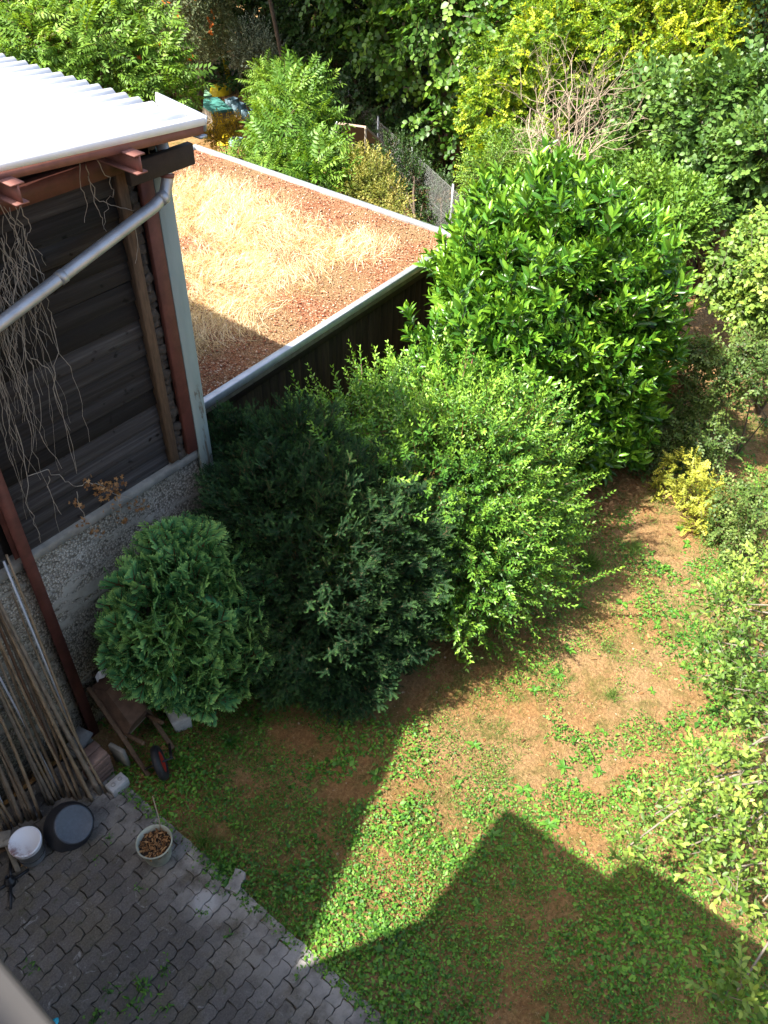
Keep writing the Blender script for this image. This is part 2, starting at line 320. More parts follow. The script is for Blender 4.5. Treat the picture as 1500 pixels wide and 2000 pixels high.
# ------------------------------------------------------------------ leaf and spray templates (x = growth, z = upper face)
def leaf8(L=1., W=.4, cup=.05, dr=.1, t=.5):
    V = np.array([(0, 0, 0), (.3, .42 * W, cup), (.3, 0, 0), (.3, -.42 * W, cup), (.68, .4 * W, cup - dr * .4), (.68, 0, -dr * .4), (.68, -.4 * W, cup - dr * .4), (1, 0, -dr)]) * L
    F = np.array([(0, 2, 1), (0, 3, 2), (1, 2, 5), (1, 5, 4), (2, 3, 6), (2, 6, 5), (4, 5, 7), (5, 6, 7)]); return V, F, np.full(8, t)
def leaf4(L=1., W=.5, cup=.08, dr=.1, t=.5):
    V = np.array([(0, 0, 0), (.48, .5 * W, cup), (.52, 0, 0), (.48, -.5 * W, cup), (1, 0, -dr)]) * L
    F = np.array([(0, 2, 1), (0, 3, 2), (1, 2, 4), (2, 3, 4)]); return V, F, np.full(5, t)
def lobed(L=1., W=.9, t=.5, k=5):
    th = np.linspace(-2.3, 2.3, 2 * k + 1); r = np.where(np.arange(2 * k + 1) % 2 == 0, .55, .30); r = r * (1 - .25 * np.abs(th) / 2.3)
    V = np.concatenate([[(0.0, 0, 0)], np.stack([.42 + r * np.cos(th), W * r * np.sin(th), .05 * np.cos(3 * th)], 1)]) * L
    V[0] = (.42 * L, 0, -.03 * L); n = 2 * k + 1
    F = np.array([(0, i, i + 1) for i in range(1, n)]); return V, F, np.full(len(V), t)
def rib(a, b, r, t=0.):
    a = np.asarray(a, float); b = np.asarray(b, float); d = U(b - a); s = U(np.cross(d, (0, 0, 1.)) + 1e-6) * r
    V = np.array([a - s, a + s, b]); return V, np.array([(0, 1, 2)]), np.full(3, t)
def inst(T, pos, X, Z, s, t=None):
    V, F, t0 = T; pos = np.atleast_2d(pos); N = len(pos); X = U(np.broadcast_to(X, (N, 3))); Z = np.broadcast_to(Z, (N, 3)); Z = U(Z - (Z * X).sum(1, keepdims=True) * X); Yv = np.cross(Z, X)
    s = np.broadcast_to(np.asarray(s, float), (N,))[:, None, None]
    out = pos[:, None] + s * (V[None, :, :1] * X[:, None] + V[None, :, 1:2] * Yv[:, None] + V[None, :, 2:3] * Z[:, None])
    Fo = (F[None] + (np.arange(N) * len(V))[:, None, None]).reshape(-1, 3)
    tt = np.tile(t0, (N, 1))
    if t is not None:
        dt = np.broadcast_to(t, (N,))[:, None]; tt = np.where(tt < .06, tt, np.clip(tt + dt, .08, 1))
    return out.reshape(-1, 3), Fo, tt.reshape(-1)
def shoot(n, L, lf, ang=50, opp=False, t0=.25, t1=.75, seed=0, size=(1, .8), flat=0., stem=.004, start=.12):
    r = np.random.default_rng(seed); parts = [rib((0, 0, 0), (L, 0, 0), stem, 0.)]; phi = r.random() * 6
    for i in range(n):
        u = start + (1 - start) * i / max(1, n - 1); sides = (0, math.pi) if opp else (0,)
        for sd in sides:
            ph = phi + sd + r.normal() * .25; a = math.radians(ang * (1 - .45 * u) + r.normal() * 8)
            if flat: ph = (0 if (i % 2 == 0) ^ (sd > 1) else math.pi) + r.normal() * .2 + math.pi / 2 * 0
            rad = np.array([0, math.cos(ph), math.sin(ph) * (1 - flat)])
            d = math.cos(a) * np.array([1, 0, 0]) + math.sin(a) * rad
            zz = np.array([.25, 0, 1.]) * (.6 + flat) - rad * .0 + math.cos(a) * rad * -.0 + np.array([1, 0, 0]) * .6 + r.normal(size=3) * .25
            sz = size[0] + (size[1] - size[0]) * u
            parts.append(inst(lf, (u * L, 0, 0), d, zz, sz * (1 + r.normal() * .1), (t0 + (t1 - t0) * u) - .5 + r.normal() * .07))
        phi += 2.4 if not opp else 1.57
    return cat(parts)
def pinnate(n, L, lf, seed=0, droop=.25, t=.5):
    r = np.random.default_rng(seed); parts = [rib((0, 0, 0), (L, 0, -droop * L), .006, 0.)]
    for i in range(n):
        u = .2 + .75 * i / (n - 1); p = np.array((u * L, 0, -droop * L * u * u))
        for sd in (-1, 1): parts.append(inst(lf, p, (.55, sd, -.15 - .3 * u + r.normal() * .1), (.2, 0, 1), 1 - .25 * u, r.normal() * .1 + t - .5))
    parts.append(inst(lf, (L, 0, -droop * L), (1, 0, -.4), (0, 0, 1), .9, .05)); return cat(parts)
def frond(n, L, W, seed, curl=.0, ser=True):
    """flat conifer spray: axis with side blades, tips lighter"""
    r = np.random.default_rng(seed); parts = [rib((0, 0, 0), (L, 0, 0), .006, 0.)]
    for i in range(n):
        u = .08 + .9 * i / (n - 1); ln = W * math.sin(math.pi * min(1, .22 + .75 * u)) * (1 + r.normal() * .12)
        for sd in (-1, 1):
            d = U(np.array([1.1, sd * 1.0, 0])); e = np.array([-d[1], d[0], 0]) * ln * .17; b = np.array([u * L, 0, 0]); z = np.array([0, 0, 1.]) * (curl * ln)
            P = [b, b + d * ln * .4 + e * .9 + z * .15, b + d * ln * .45 - e * .9 + z * .15, b + d * ln * .8 + e * .75 + z * .6, b + d * ln * .75 - e * .8 + z * .55, b + d * ln + z]
            tb = .2 + .25 * u; tt = [tb, tb + .18, tb + .18, tb + .4, tb + .4, min(1, tb + .55)]
            parts.append((np.array(P), np.array([(0, 2, 1), (1, 2, 4), (1, 4, 3), (3, 4, 5)]), np.array(tt)))
    return cat(parts)
def multi(Ts, pos, X, Z, s, t):
    k = rng.integers(0, len(Ts), len(pos)); out = []
    for i, T in enumerate(Ts):
        m = k == i
        if m.any(): out.append(inst(T, pos[m], X[m], Z[m], np.broadcast_to(s, (len(pos),))[m], np.broadcast_to(t, (len(pos),))[m]))
    return cat(out)
def rdir(n): return U(rng.normal(size=(n, 3)))

T_LAUREL = [shoot(10, .22, leaf8(.155, .36, .09, .14), 56, t0=.2, t1=.72, seed=k, size=(1, .8), stem=.005) for k in range(5)]
T_PRIVET = [shoot(10, .36, leaf4(.066, .40, .05, .1), 62, True, .25, .75, seed=20 + k, size=(1, .65), stem=.003) for k in range(5)]
def needles(n, L, W, seed):
    r = np.random.default_rng(seed); parts = [rib((0, 0, 0), (L, 0, 0), .004, 0.)]; V, F, T = [], [], []
    for i in range(n):
        u = .05 + .95 * i / (n - 1); ln = W * (1 - .45 * u) * (1 + r.normal() * .12)
        for sd in (-1, 1):
            b = np.array([u * L, 0, 0]); d = U(np.array([.75, sd, .12 + r.normal() * .12])); e = np.array([.0065, 0, 0]); k = len(V); V += [b - e, b + e, b + d * ln]; F.append((k, k + 1, k + 2) if sd > 0 else (k + 1, k, k + 2)); tb = .18 + .35 * u; T += [tb, tb, tb + .25]
    return cat(parts + [(np.array(V), np.array(F), np.array(T))])
T_YEW = [cat([needles(11, .17, .034, 40 + k)] + [inst(needles(7, .09, .03, 50 + 7 * k + j), (.035 + .045 * j, 0, 0), (.8, (-1) ** j * .75, .12), (0, 0, 1), 1) for j in range(2)]) for k in range(4)]
T_CYP = [cat([frond(8, .15, .06, 60 + k, .28), inst(frond(6, .10, .05, 70 + k, .3), (.04, 0, 0), (.7, .75, .15), (0, 0, 1), 1), inst(frond(6, .10, .05, 75 + k, .3), (.04, 0, 0), (.7, -.75, .15), (0, 0, 1), 1)]) for k in range(4)]
T_BROAD = [shoot(7, .34, leaf4(.10, .62, .07, .14), 62, t0=.3, t1=.65, seed=80 + k, size=(1, .75), flat=.5) for k in range(5)]
T_ROUND = [shoot(7, .34, leaf8(.10, .85, .06, .12), 62, t0=.3, t1=.65, seed=90 + k, size=(1, .75), flat=.6) for k in range(4)]
T_LOBED = [shoot(6, .26, lobed(.095, .95, .5, 3), 62, True, .3, .7, seed=100 + k, size=(1, .7), flat=.4) for k in range(4)]
T_PINN = [pinnate(6, .34, leaf4(.12, .38, .05, .18), 110 + k) for k in range(4)]
T_FINE = [shoot(12, .30, leaf4(.05, .5, .08, .1), 60, t0=.3, t1=.7, seed=120 + k) for k in range(4)]
T_APPLE = [shoot(9, .30, leaf8(.085, .5, .05, .12), 62, t0=.25, t1=.7, seed=130 + k, size=(1, .8)) for k in range(4)]

def noflow(p):
    """keep foliage out of the barn, the garage and the ground"""
    barn = (p[:, 1] > .0) & (p[:, 0] < .28)
    gar = (p[:, 1] > .78 + .047 * p[:, 0]) & (p[:, 0] > .1) & (p[:, 0] < 6.72) & (p[:, 1] < 7.6) & (p[:, 2] < 2.75)
    return ~(barn | gar | (p[:, 2] < .06))
def crown(lobes, n, amp=.16, freq=2.2, seed=1, inner=.3, layer=0, shell=(.82, 1.08), back=.45):
    L = np.array([list(c) + list(np.broadcast_to(r, 3)) for c, r in lobes], float)
    wgt = (L[:, 3] * L[:, 4] + L[:, 4] * L[:, 5] + L[:, 3] * L[:, 5]); wgt /= wgt.sum()
    k = rng.choice(len(L), size=n * 2, p=wgt); d = rdir(n * 2); q = np.where(rng.random(n * 2) < inner, rng.uniform(.45, shell[0], n * 2), rng.uniform(*shell, n * 2))
    q = q * (1 + amp * n3(d * 1.0 + L[k, :3] * .7, seed, freq))
    if layer: q = q * (1 + layer * np.sin((L[k, 2] + d[:, 2] * L[k, 5]) * 13 + 2 * n3(d + L[k, :3], seed + 9, 1.5)))
    p = L[k, :3] + d * L[k, 3:] * q[:, None]; o = U(d / L[k, 3:])
    keep = noflow(p)
    for j in range(len(L)):                                   # drop what lies deep inside another lobe
        rr = (((p - L[j, :3]) / L[j, 3:]) ** 2).sum(1); keep &= ~((rr < .42) & (k != j))
    view = U(CL - p); keep &= ((o * view).sum(1) > -.3) | (rng.random(n * 2) < back)
    i = np.nonzero(keep)[0][:n]; return p[i], o[i]
UP = np.array([0, 0, 1.])
def foliage(name, Ts, mat, parent, lobes, n, seed, grow=(.8, .5, .35), face=(.4, .9, .4), s=(.8, 1.2), tvar=.13, tb=0., **kw):
    p, o = crown(lobes, n, seed=seed, **kw); N = len(p)
    X = o * grow[0] + UP * grow[1] + rng.normal(size=(N, 3)) * grow[2]; Z = o * face[0] + UP * face[1] + rng.normal(size=(N, 3)) * face[2]
    t = tb + rng.normal(size=N) * tvar * .6 + tvar * n3(p, seed + 5, 1.7)
    sc = rng.uniform(*s, N)
    return add(name, multi(Ts, p - U(X) * .12 * sc[:, None], X, Z, sc, t), mat, parent)
def branchy(base, tips, r0=.05, seed=0, n=5, wob=.06):
    r = np.random.default_rng(seed); parts = []
    for tp in tips:
        a = np.asarray(base, float); b = np.asarray(tp, float); u = np.linspace(0, 1, n)[:, None]; mid = a * (1 - u) + b * u
        mid[:, 2] += (np.sin(u[:, 0] * math.pi / 2) - u[:, 0]) * .35 * (b[2] - a[2]); mid[1:-1] += r.normal(size=(n - 2, 3)) * wob * np.linalg.norm(b - a)
        parts.append(tube(mid, np.linspace(r0, r0 * .3, n), 6, False))
    V, F, _ = cat(parts); return V, F
def tree(name, label, cat_, base, lobes, Ts, mat, n, seed, group=None, trunk=.12, **kw):
    t = thing(name, label, cat_, tuple(base), group)
    foliage('crown', Ts, M[mat], t, lobes, n, seed, **kw)
    add('trunk', branchy(base, [l[0] for l in lobes], trunk, seed), M['bark'], t, True)
    return t

# ------------------------------------------------------------------ ground
def axis_coords(lo, hi, step, far):
    c = np.arange(lo, hi + 1e-6, step); out = [c]; d = step; a, b = lo, hi; L, Rr = [], []
    while b < far: d *= 1.5; a -= d; b += d; L.append(a); Rr.append(b)
    return np.concatenate([L[::-1], c, Rr])
gx = axis_coords(-8, 18, .14, 500); gy = axis_coords(-9, 16, .14, 500)
XX, YY = np.meshgrid(gx, gy, indexing='ij'); ZZ = (fbm(XX * .9, YY * .9, 4) - .48) * .09 + (fbm(XX * 3.1, YY * 3.1, 3) - .44) * .03
fl = np.clip((XX + 2.2) / .5, 0, 1) * np.clip((-.2 - YY + 99 * (XX > .3)) / .5, 0, 1); ZZ = ZZ * fl - .004 - .03 * (XX < -2.42)
iv = np.arange(len(gx) * len(gy)).reshape(len(gx), len(gy)); gf = np.stack([iv[:-1, :-1], iv[1:, :-1], iv[1:, 1:], iv[:-1, 1:]], -1).reshape(-1, 4)
tag(add('ground', (np.stack([XX.ravel(), YY.ravel(), ZZ.ravel()], 1), gf), M['ground'], None, True), kind='structure')

# pavement: bedding sheet, interlocking pavers
pave = tag(add('pavement', box(-5.68, -2.40, -12, -.02, -.1, .006), M['joint']), kind='structure')
PLn, PW = .224, .132
def paver_mesh(v):
    r = np.random.default_rng(v); a, b, g = .0075, .008, .0016
    L2, W2 = PLn / 2 - g, PW / 2 - g; pts = []
    for sgn in (-1, 1):
        for u, wv in ((-1, a), (-.5, -a), (0, a), (.5, -a), (1, a))[::-sgn]: pts.append((u * L2, sgn * W2 + wv))
        pts.append((-sgn * L2 + b, a * .3))
    pts = np.array(pts) + r.normal(size=(12, 2)) * .0028; c = pts.mean(0); top = c + (pts - c) * np.array([.965, .94]); n = len(pts)
    V = np.concatenate([np.c_[pts, np.full(n, -.05)], np.c_[pts, np.full(n, .018)], np.c_[top, np.full(n, .026) + r.normal(size=n) * .0012]])
    F = [(i, (i + 1) % n, n + (i + 1) % n, n + i) for i in range(n)] + [(n + i, n + (i + 1) % n, 2 * n + (i + 1) % n, 2 * n + i) for i in range(n)] + [tuple(range(2 * n, 3 * n))]
    return V, F
PM = [mesh('paver', *paver_mesh(v), M['paver']) for v in range(8)]
cand = []
for j in range(-92, 1):
    y = -.12 + j * PW
    for i in range(-16, 2):
        x = -2.46 + i * PLn + (PLn / 2 if j % 2 else 0)
        if x > -2.34 or x < -5.5: continue
        q = RL.T @ (np.array([x, y, 0]) - CL); u, v = 750 + FPX * q[0] / q[2], 1000 + FPX * q[1] / q[2]
        cand.append((not (-40 < u < 1540 and -40 < v < 2040), np.linalg.norm(np.array([x, y, 0]) - CL), x, y))
HALF = paver_mesh(2)[0] * (.46, 1, 1); HALFM = mesh('half_paver', HALF, paver_mesh(2)[1], M['paver'])
xe = {}
for q in cand: xe[round(q[3], 4)] = max(xe.get(round(q[3], 4), -9), q[2])
xm = max(xe.values())
for y, x in xe.items():
    if x < xm - .05 and y > -5.2:
        o = bpy.data.objects.new('half_paver', HALFM); COL.objects.link(o); o.parent = pave; o.location = (x + PLn * .75, y, rng.normal() * .004); o.rotation_euler = (*(rng.normal(size=2) * .02), rng.normal() * .03)
cand.sort(); rest = []
for k, (_, _, x, y) in enumerate(cand):
    rz = rng.normal() * .022; dz = float(np.clip(rng.normal() * .005, -.009, .01)); tx, ty = rng.normal(size=2) * .02
    if k < 300:
        o = bpy.data.objects.new('paver', PM[k % 8]); COL.objects.link(o); o.parent = pave; o.location = (x + rng.normal() * .002, y + rng.normal() * .002, dz); o.rotation_euler = (tx, ty, rz + (math.pi if k % 3 == 0 and False else 0))
    else: V, F = paver_mesh(k % 8); rest.append((V + (x, y, dz), F))
V0, F0, n0 = [], [], 0
for V, F in rest: V0.append(V); F0 += [tuple(i + n0 for i in f) for f in F]; n0 += len(V)
tag(link('paver_field', mesh('paver_field', np.concatenate(V0), F0, M['paver']), pave), kind='stuff')

# ------------------------------------------------------------------ barn
barn = thing('barn', 'dark plank barn with concrete base wall and white corrugated roof', 'barn', (-6, 3, 0))
def bp(name, VF, mat, bev=0, par=None):
    o = add(name, VF, M[mat], par or barn)
    if bev: bevel(o, bev)
    return o
bp('concrete_wall', boxes((-14, .04, .06, .30, -.2, 2.70)), 'aggregate')
lv, lf_ = box(-14, .045, .03, .34, 2.70, 2.84); lv[[4, 5], 2] -= .05
bp('wall_ledge', (lv, lf_), 'concrete', .01)
for (xa, xb) in ((-1.99, -.30), (-4.15, -2.18)):
    z = 2.80; k = 0
    while z < 5.95:
        h = .178 + rng.normal() * .012; tl = .03
        V, F = box(xa - .03, xb, .115, .14, z, z + h); V[[0, 1], 1] -= tl; V[[2, 3], 1] -= tl; V[:, 2] += rng.normal() * .003; V[[1, 2, 5, 6], 2] += rng.normal() * .006
        bp('plank', (V, F), 'plank', .003); z += h + .007
bp('back_panel', box(-14, -.02, .16, .22, 2.7, 6.0), 'dark_timber')
bp('gable_cladding', box(-14, -4.16, .10, .15, 2.84, 6.0), 'plank')
# steel posts, timber post, corner board
def hpost(x, w_, z0, z1, y0, y1): return boxes((x - w_, x + w_, y0, y0 + .012, z0, z1), (x - .006, x + .006, y0 + .012, y1 - .012, z0, z1), (x - w_, x + w_, y1 - .012, y1, z0, z1))
bp('steel_post', hpost(-2.06, .055, 0, 5.98, -.05, .10), 'steel')
bp('steel_post', hpost(-4.2, .055, 0, 5.98, -.05, .10), 'steel')
bp('steel_post', boxes((-.105, .028, .0, .06, 2.845, 5.98)), 'steel', .004)
bp('timber_post', box(-.305, -.205, .03, .12, 2.83, 5.95), 'brown_timber', .006)
rv = [] 
for k in range(34):
    zz = 2.85 + k * .09; rv.append(obox((-.155 + rng.normal() * .008, .095 + rng.normal() * .01, zz), (.08 + rng.random() * .03, .07, .07 + rng.random() * .04), rng.normal(size=3) * .25 + (1, 0, 0), (0, .2, 1)))
V, F, _ = cat(rv); bp('mortar_infill', (V, F), 'rubble', .008)
bp('corner_board', box(.034, .20, .0, .03, .4, 5.9), 'greenboard', .003)
bp('corner_board', box(.17, .20, .032, .3, .4, 5.9), 'greenboard', .003)
bp('side_wall', box(-.1, .06, .32, 13.5, 0, 5.95), 'plank')
bp('back_wall', box(-14, .06, 13.52, 13.7, 0, 5.95), 'plank')
# roof sheets: waves run along x, so the eave shows the profile
ZR = lambda x: 6.16 + (.3 - x) * .07
def sheet(y0, y1, dz):
    n = int((y1 - y0) / .177 * 8); yy = np.linspace(y0, y1, n); wv = .026 * np.cos(yy / .177 * 2 * math.pi); xs = [.28, -1.0, -3.3]; V = []
    for th in (0, -.008):
        for x in xs: V += [(x, y, ZR(x) + h + dz + th) for y, h in zip(yy, wv)]
    V = np.array(V); F = []; k = 3 * n
    for r_ in range(2):
        i = np.arange(n - 1); a = r_ * n + i
        F.append(np.stack([a, a + n, a + n + 1, a + 1], 1)); F.append(np.stack([k + a, k + a + 1, k + a + n + 1, k + a + n], 1))
    i = np.arange(n - 1); F.append(np.stack([i, i + 1, k + i + 1, k + i], 1)); F.append(np.stack([2 * n + i, k + 2 * n + i, k + 2 * n + i + 1, 2 * n + i + 1], 1))
    F.append(np.array([(0, k, k + n, n), (n, k + n, k + 2 * n, 2 * n), (n - 1, 2 * n - 1, k + 2 * n - 1, k + n - 1), (2 * n - 1, 3 * n - 1, k + 3 * n - 1, k + 2 * n - 1)]))
    return V, np.concatenate(F)
for k, (a, b, d) in enumerate(((-.40, 3.67, 0), (3.60, 8.1, .022), (8.0, 13.7, .044))): bp('roof_sheet', sheet(a, b, d), 'roofwhite')
def slope_box(x0, x1, y0, y1, t, off): 
    V, F = box(x0, x1, y0, y1, 0, t); V[:, 2] += np.array([ZR(v) for v in V[:, 0]]) + off; return V, F
bp('verge_trim', slope_box(-3.3, .29, -.43, -.405, .055, -.035), 'roofwhite')
bp('verge_beam', slope_box(-3.3, .27, -.42, -.34, .06, -.10), 'steel_light')
bp('roof_underlay', slope_box(-3.3, .25, -.33, 13.6, .02, -.07), 'dark_timber')
bp('eave_beam', box(-3.4, .10, .0, .12, 5.80, 5.955), 'steel')
for x in (-.47, -1.45, -2.43):
    zt = ZR(x) - .085; bp('purlin', boxes((x - .05, x + .05, -.56, 3, zt - .012, zt), (x - .006, x + .006, -.56, 3, zt - .128, zt - .012), (x - .05, x + .05, -.56, 3, zt - .14, zt - .128)), 'steel_light')
bp('rafter', box(-.33, .33, -.20, -.13, 5.76, 5.93), 'dark_timber', .006)
bp('rafter', box(-.2, .47, .20, .31, 5.86, 5.98), 'brown_timber', .006)
bp('rafter', box(-.2, .66, .42, .58, 5.80, 5.95), 'steel', .006)
gv, gf_ = box(.275, .29, -.43, .16, 6.08, 6.22); gv[[4, 5], 2] -= .03; gv[[6, 7], 2] += .03; gv[[5, 6, 4, 7], 0] += .03
bp('gutter_upstand', (gv, gf_), 'zinc')
bp('gutter', boxes((.23, .30, -.42, 13.6, 6.03, 6.05)), 'zinc')
gb = np.array([(-3.3, 6.46), (-9.3, 9.9), (-14, 7.2)])
for nm, mt, off, th in (('main_roof', 'tile', 0, .14),):
    V = []; 
    for y in (-.42, 13.7): V += [(x, y, z) for x, z in gb] + [(x, y, z - th) for x, z in gb]
    F = [(0, 1, 4, 3), (1, 2, 5, 4), (6, 9, 10, 7), (7, 10, 11, 8), (0, 6, 7, 1), (1, 7, 8, 2), (3, 4, 10, 9), (4, 5, 11, 10), (0, 3, 9, 6), (2, 8, 11, 5)]
    bp(nm, (np.array(V), F), mt)
V = []
for y in (.06, .2): V += [(-3.3, y, 5.9), (-3.3, y, 6.3), (-9.3, y, 9.74), (-14, y, 7.05), (-14, y, 5.9)]
bp('gable_wall', (np.array(V), [(4, 3, 2, 1, 0), (5, 6, 7, 8, 9), (0, 1, 6, 5), (1, 2, 7, 6), (2, 3, 8, 7), (3, 4, 9, 8), (4, 0, 5, 9)]), 'plank')
# downpipe
pp = [np.array((.14, -.02, 6.03)), PY(322, 300, -.12), PY(327, 350, -.13), PY(322, 380, -.14), PY(300, 404, -.15), PY(255, 438, -.15), PY(0, 632, -.15), PY(-220, 800, -.15)]
dpipe = bp('downpipe', tube(pp, .05, 14), 'zinc'); dpipe.data.polygons.foreach_set('use_smooth', np.ones(len(dpipe.data.polygons), bool))
for (u, v) in ((318, 386), (120, 541)):
    a = PY(u, v, -.15); d = U(pp[6] - pp[5]); bp('pipe_collar', tube([a - d * .03, a + d * .03], .056, 14), 'zinc', 0, dpipe)
bp('pipe_collar', tube([PY(326.5, 338, -.127), PY(326.5, 347, -.13)], .057, 14), 'steel_light', 0, dpipe)

# ------------------------------------------------------------------ garage with the dry green roof
gar = thing('garage', 'low brown board garage with metal edged green roof', 'garage', (3.4, 4, 0))
ZG = 2.60
def gy0(x): return .80 + .047 * x
c_ = [(.07, gy0(.07)), (6.65, gy0(6.65)), (6.65, 7.45), (.07, 7.45)]
def quad_slab(c, z0, z1): return np.array([(x, y, z0) for x, y in c] + [(x, y, z1) for x, y in c], float), np.array(BOXF)
add('roof_slab', quad_slab([(.08, gy0(0) + .08), (6.57, gy0(6.6) + .08), (6.57, 7.37), (.08, 7.37)], ZG - .3, ZG - .05), M['dark_timber'], gar)
nx_, ny_ = 70, 70
u_, v_ = np.meshgrid(np.linspace(0, 1, nx_), np.linspace(0, 1, ny_), indexing='ij'); sx_ = .09 + u_ * 6.47; sy_ = (gy0(sx_) + .09) * (1 - v_) + 7.36 * v_
sz_ = ZG - .045 + .05 * fbm(sx_ * 2.2, sy_ * 2.2, 4); iv = np.arange(nx_ * ny_).reshape(nx_, ny_)
add('substrate', (np.stack([sx_.ravel(), sy_.ravel(), sz_.ravel()], 1), np.stack([iv[:-1, :-1], iv[1:, :-1], iv[1:, 1:], iv[:-1, 1:]], -1).reshape(-1, 4)), M['substrate'], gar, True)
bevel(add('edge_trim', beam((.075, gy0(0) + .035, ZG - .015), (6.65, gy0(6.65) + .035, ZG - .015), .10, .10), M['zinc'], gar), .006)
bevel(add('edge_trim', beam((6.60, gy0(6.6) + .1, ZG - .015), (6.60, 7.46, ZG - .015), .10, .10), M['zinc'], gar), .006)
bevel(add('edge_trim', beam((.075, 7.41, ZG - .015), (6.54, 7.41, ZG - .015), .09, .10), M['zinc'], gar), .006)
bevel(add('fascia_board', beam((.08, gy0(0) + .07, ZG - .13), (6.6, gy0(6.6) + .07, ZG - .13), .035, .12), M['grey_timber'], gar), .004)
bevel(add('fascia_board', beam((6.57, gy0(6.6) + .15, ZG - .13), (6.57, 7.4, ZG - .13), .03, .12), M['grey_timber'], gar), .004)
x = .10
while x < 6.5:
    wd = .155; yb = gy0(x) + .16
    bevel(add('wall_board', box(x, x + wd - .006, yb + rng.normal() * .003, yb + .024, 0, ZG - .19), M['gboard'], gar), .003); x += wd
add('side_wall', box(6.46, 6.52, gy0(6.5) + .2, 7.35, 0, ZG - .2), M['gboard'], gar); add('back_wall', box(.1, 6.45, 7.30, 7.35, 0, ZG - .2), M['gboard'], gar)

# dry grass, sedum and stones on the garage roof
def blade(L=1., w=.03, bend=.35):
    V = np.array([(0, -w, 0), (0, w, 0), (.5 * L, -w * .8, bend * .25), (.5 * L, w * .8, bend * .25), (L, 0, bend)]); V[:, 2] *= -1
    return V, np.array([(0, 2, 1), (1, 2, 3), (2, 4, 3)]), np.array([.3, .3, .5, .5, .75])
def roofpts(n):
    u = rng.random(n); v = rng.random(n); X = .12 + u * 6.4; return X, (gy0(X) + .12) * (1 - v) + 7.3 * v
X_, Y_ = roofpts(120000)
e = np.minimum.reduce([6.5 - X_, (Y_ - gy0(X_)) * 1.0, (7.4 - Y_) * .8]); dn = fbm(X_ * .9 + 3, Y_ * .9, 4)
dens = np.clip((e - .35 - .5 * vn(X_ * 1.3, Y_ * 1.3)) / .7, 0, 1) * np.clip((dn - .27) / .16, 0.08, 1.0); kp = rng.random(len(X_)) < dens * .85
X_, Y_, dn = X_[kp], Y_[kp], dn[kp]; N = len(X_)
p = np.stack([X_, Y_, np.full(N, ZG - .02)], 1)
sw = np.stack([np.cos(dn * 22), np.sin(dn * 22), np.full(N, 1.1)], 1)
add_ = inst(blade(1., .012, .38), p, sw + rng.normal(size=(N, 3)) * .85 * np.array([1, 1, .5]), rng.normal(size=(N, 3)) + UP * .3, rng.uniform(.07, .25, N), rng.normal(size=N) * .2 + .1)
tag(add('dry_grass', add_, M['straw']), 'bleached dry grass covering the middle of the garage roof', 'dry grass', kind='stuff')
X_, Y_ = roofpts(9000); N = len(X_); ico = np.array([(1, 0, 0), (-1, 0, 0), (0, 1, 0), (0, -1, 0), (0, 0, .8), (0, 0, -.8)], float); icf = np.array([(0, 2, 4), (2, 1, 4), (1, 3, 4), (3, 0, 4), (2, 0, 5), (1, 2, 5), (3, 1, 5), (0, 3, 5)])
M['stone'] = leafmat('roof_stone', (.17, .05, .03), (.34, .14, .075), (.60, .47, .36), .9, .2, .0)
tag(add('roof_gravel', inst((ico, icf, np.full(6, .5)), np.stack([X_, Y_, np.full(N, ZG - .02) + .02 * rng.random(N)], 1), rdir(N), rdir(N), rng.uniform(.006, .02, N), rng.normal(size=N) * .25), M['stone']), 'reddish gravel and sedum along the garage roof edges', 'gravel', kind='stuff')

# ------------------------------------------------------------------ the house the photo is taken from
house = thing('house', 'rendered house with flat canopy slab that shades the lower lawn', 'house', (-9, -8, 0))
add('wall', box(-14, -5.68, -16, -1.65, 0, 9.42), M['plaster'], house)
V, F = box(-14.3, -5.6, -16.3, -1.60, 9.42, 9.58); add('roof', (np.concatenate([V[:4], V[4:] , [(-9.9, -16.3, 11.2), (-9.9, -1.6, 11.2)]]), [(0, 3, 2, 1), (0, 1, 5, 8, 4), (2, 3, 7, 9, 6), (1, 2, 6, 5), (3, 0, 4, 7), (5, 6, 9, 8), (4, 8, 9, 7)]), M['tile'], house)
bevel(add('canopy_slab', box(-5.678, -4.203, -16, -1.70, 7.12, 7.30), M['parapet'], house), .008)
planter = thing('trough_planter', 'plain trough planter standing on the canopy slab of the house', 'planter', (-4.25, -3.8, 7.3))
add('trough', boxes((-4.35, -4.13, -4.7, -2.86, 7.304, 7.32), (-4.35, -4.33, -4.7, -2.86, 7.32, 7.74), (-4.15, -4.13, -4.7, -2.86, 7.32, 7.74), (-4.33, -4.15, -4.7, -4.68, 7.32, 7.74), (-4.33, -4.15, -2.88, -2.86, 7.32, 7.74)), M['parapet'], planter)
add('soil', box(-4.329, -4.151, -4.679, -2.881, 7.321, 7.70), M['soil'], planter)

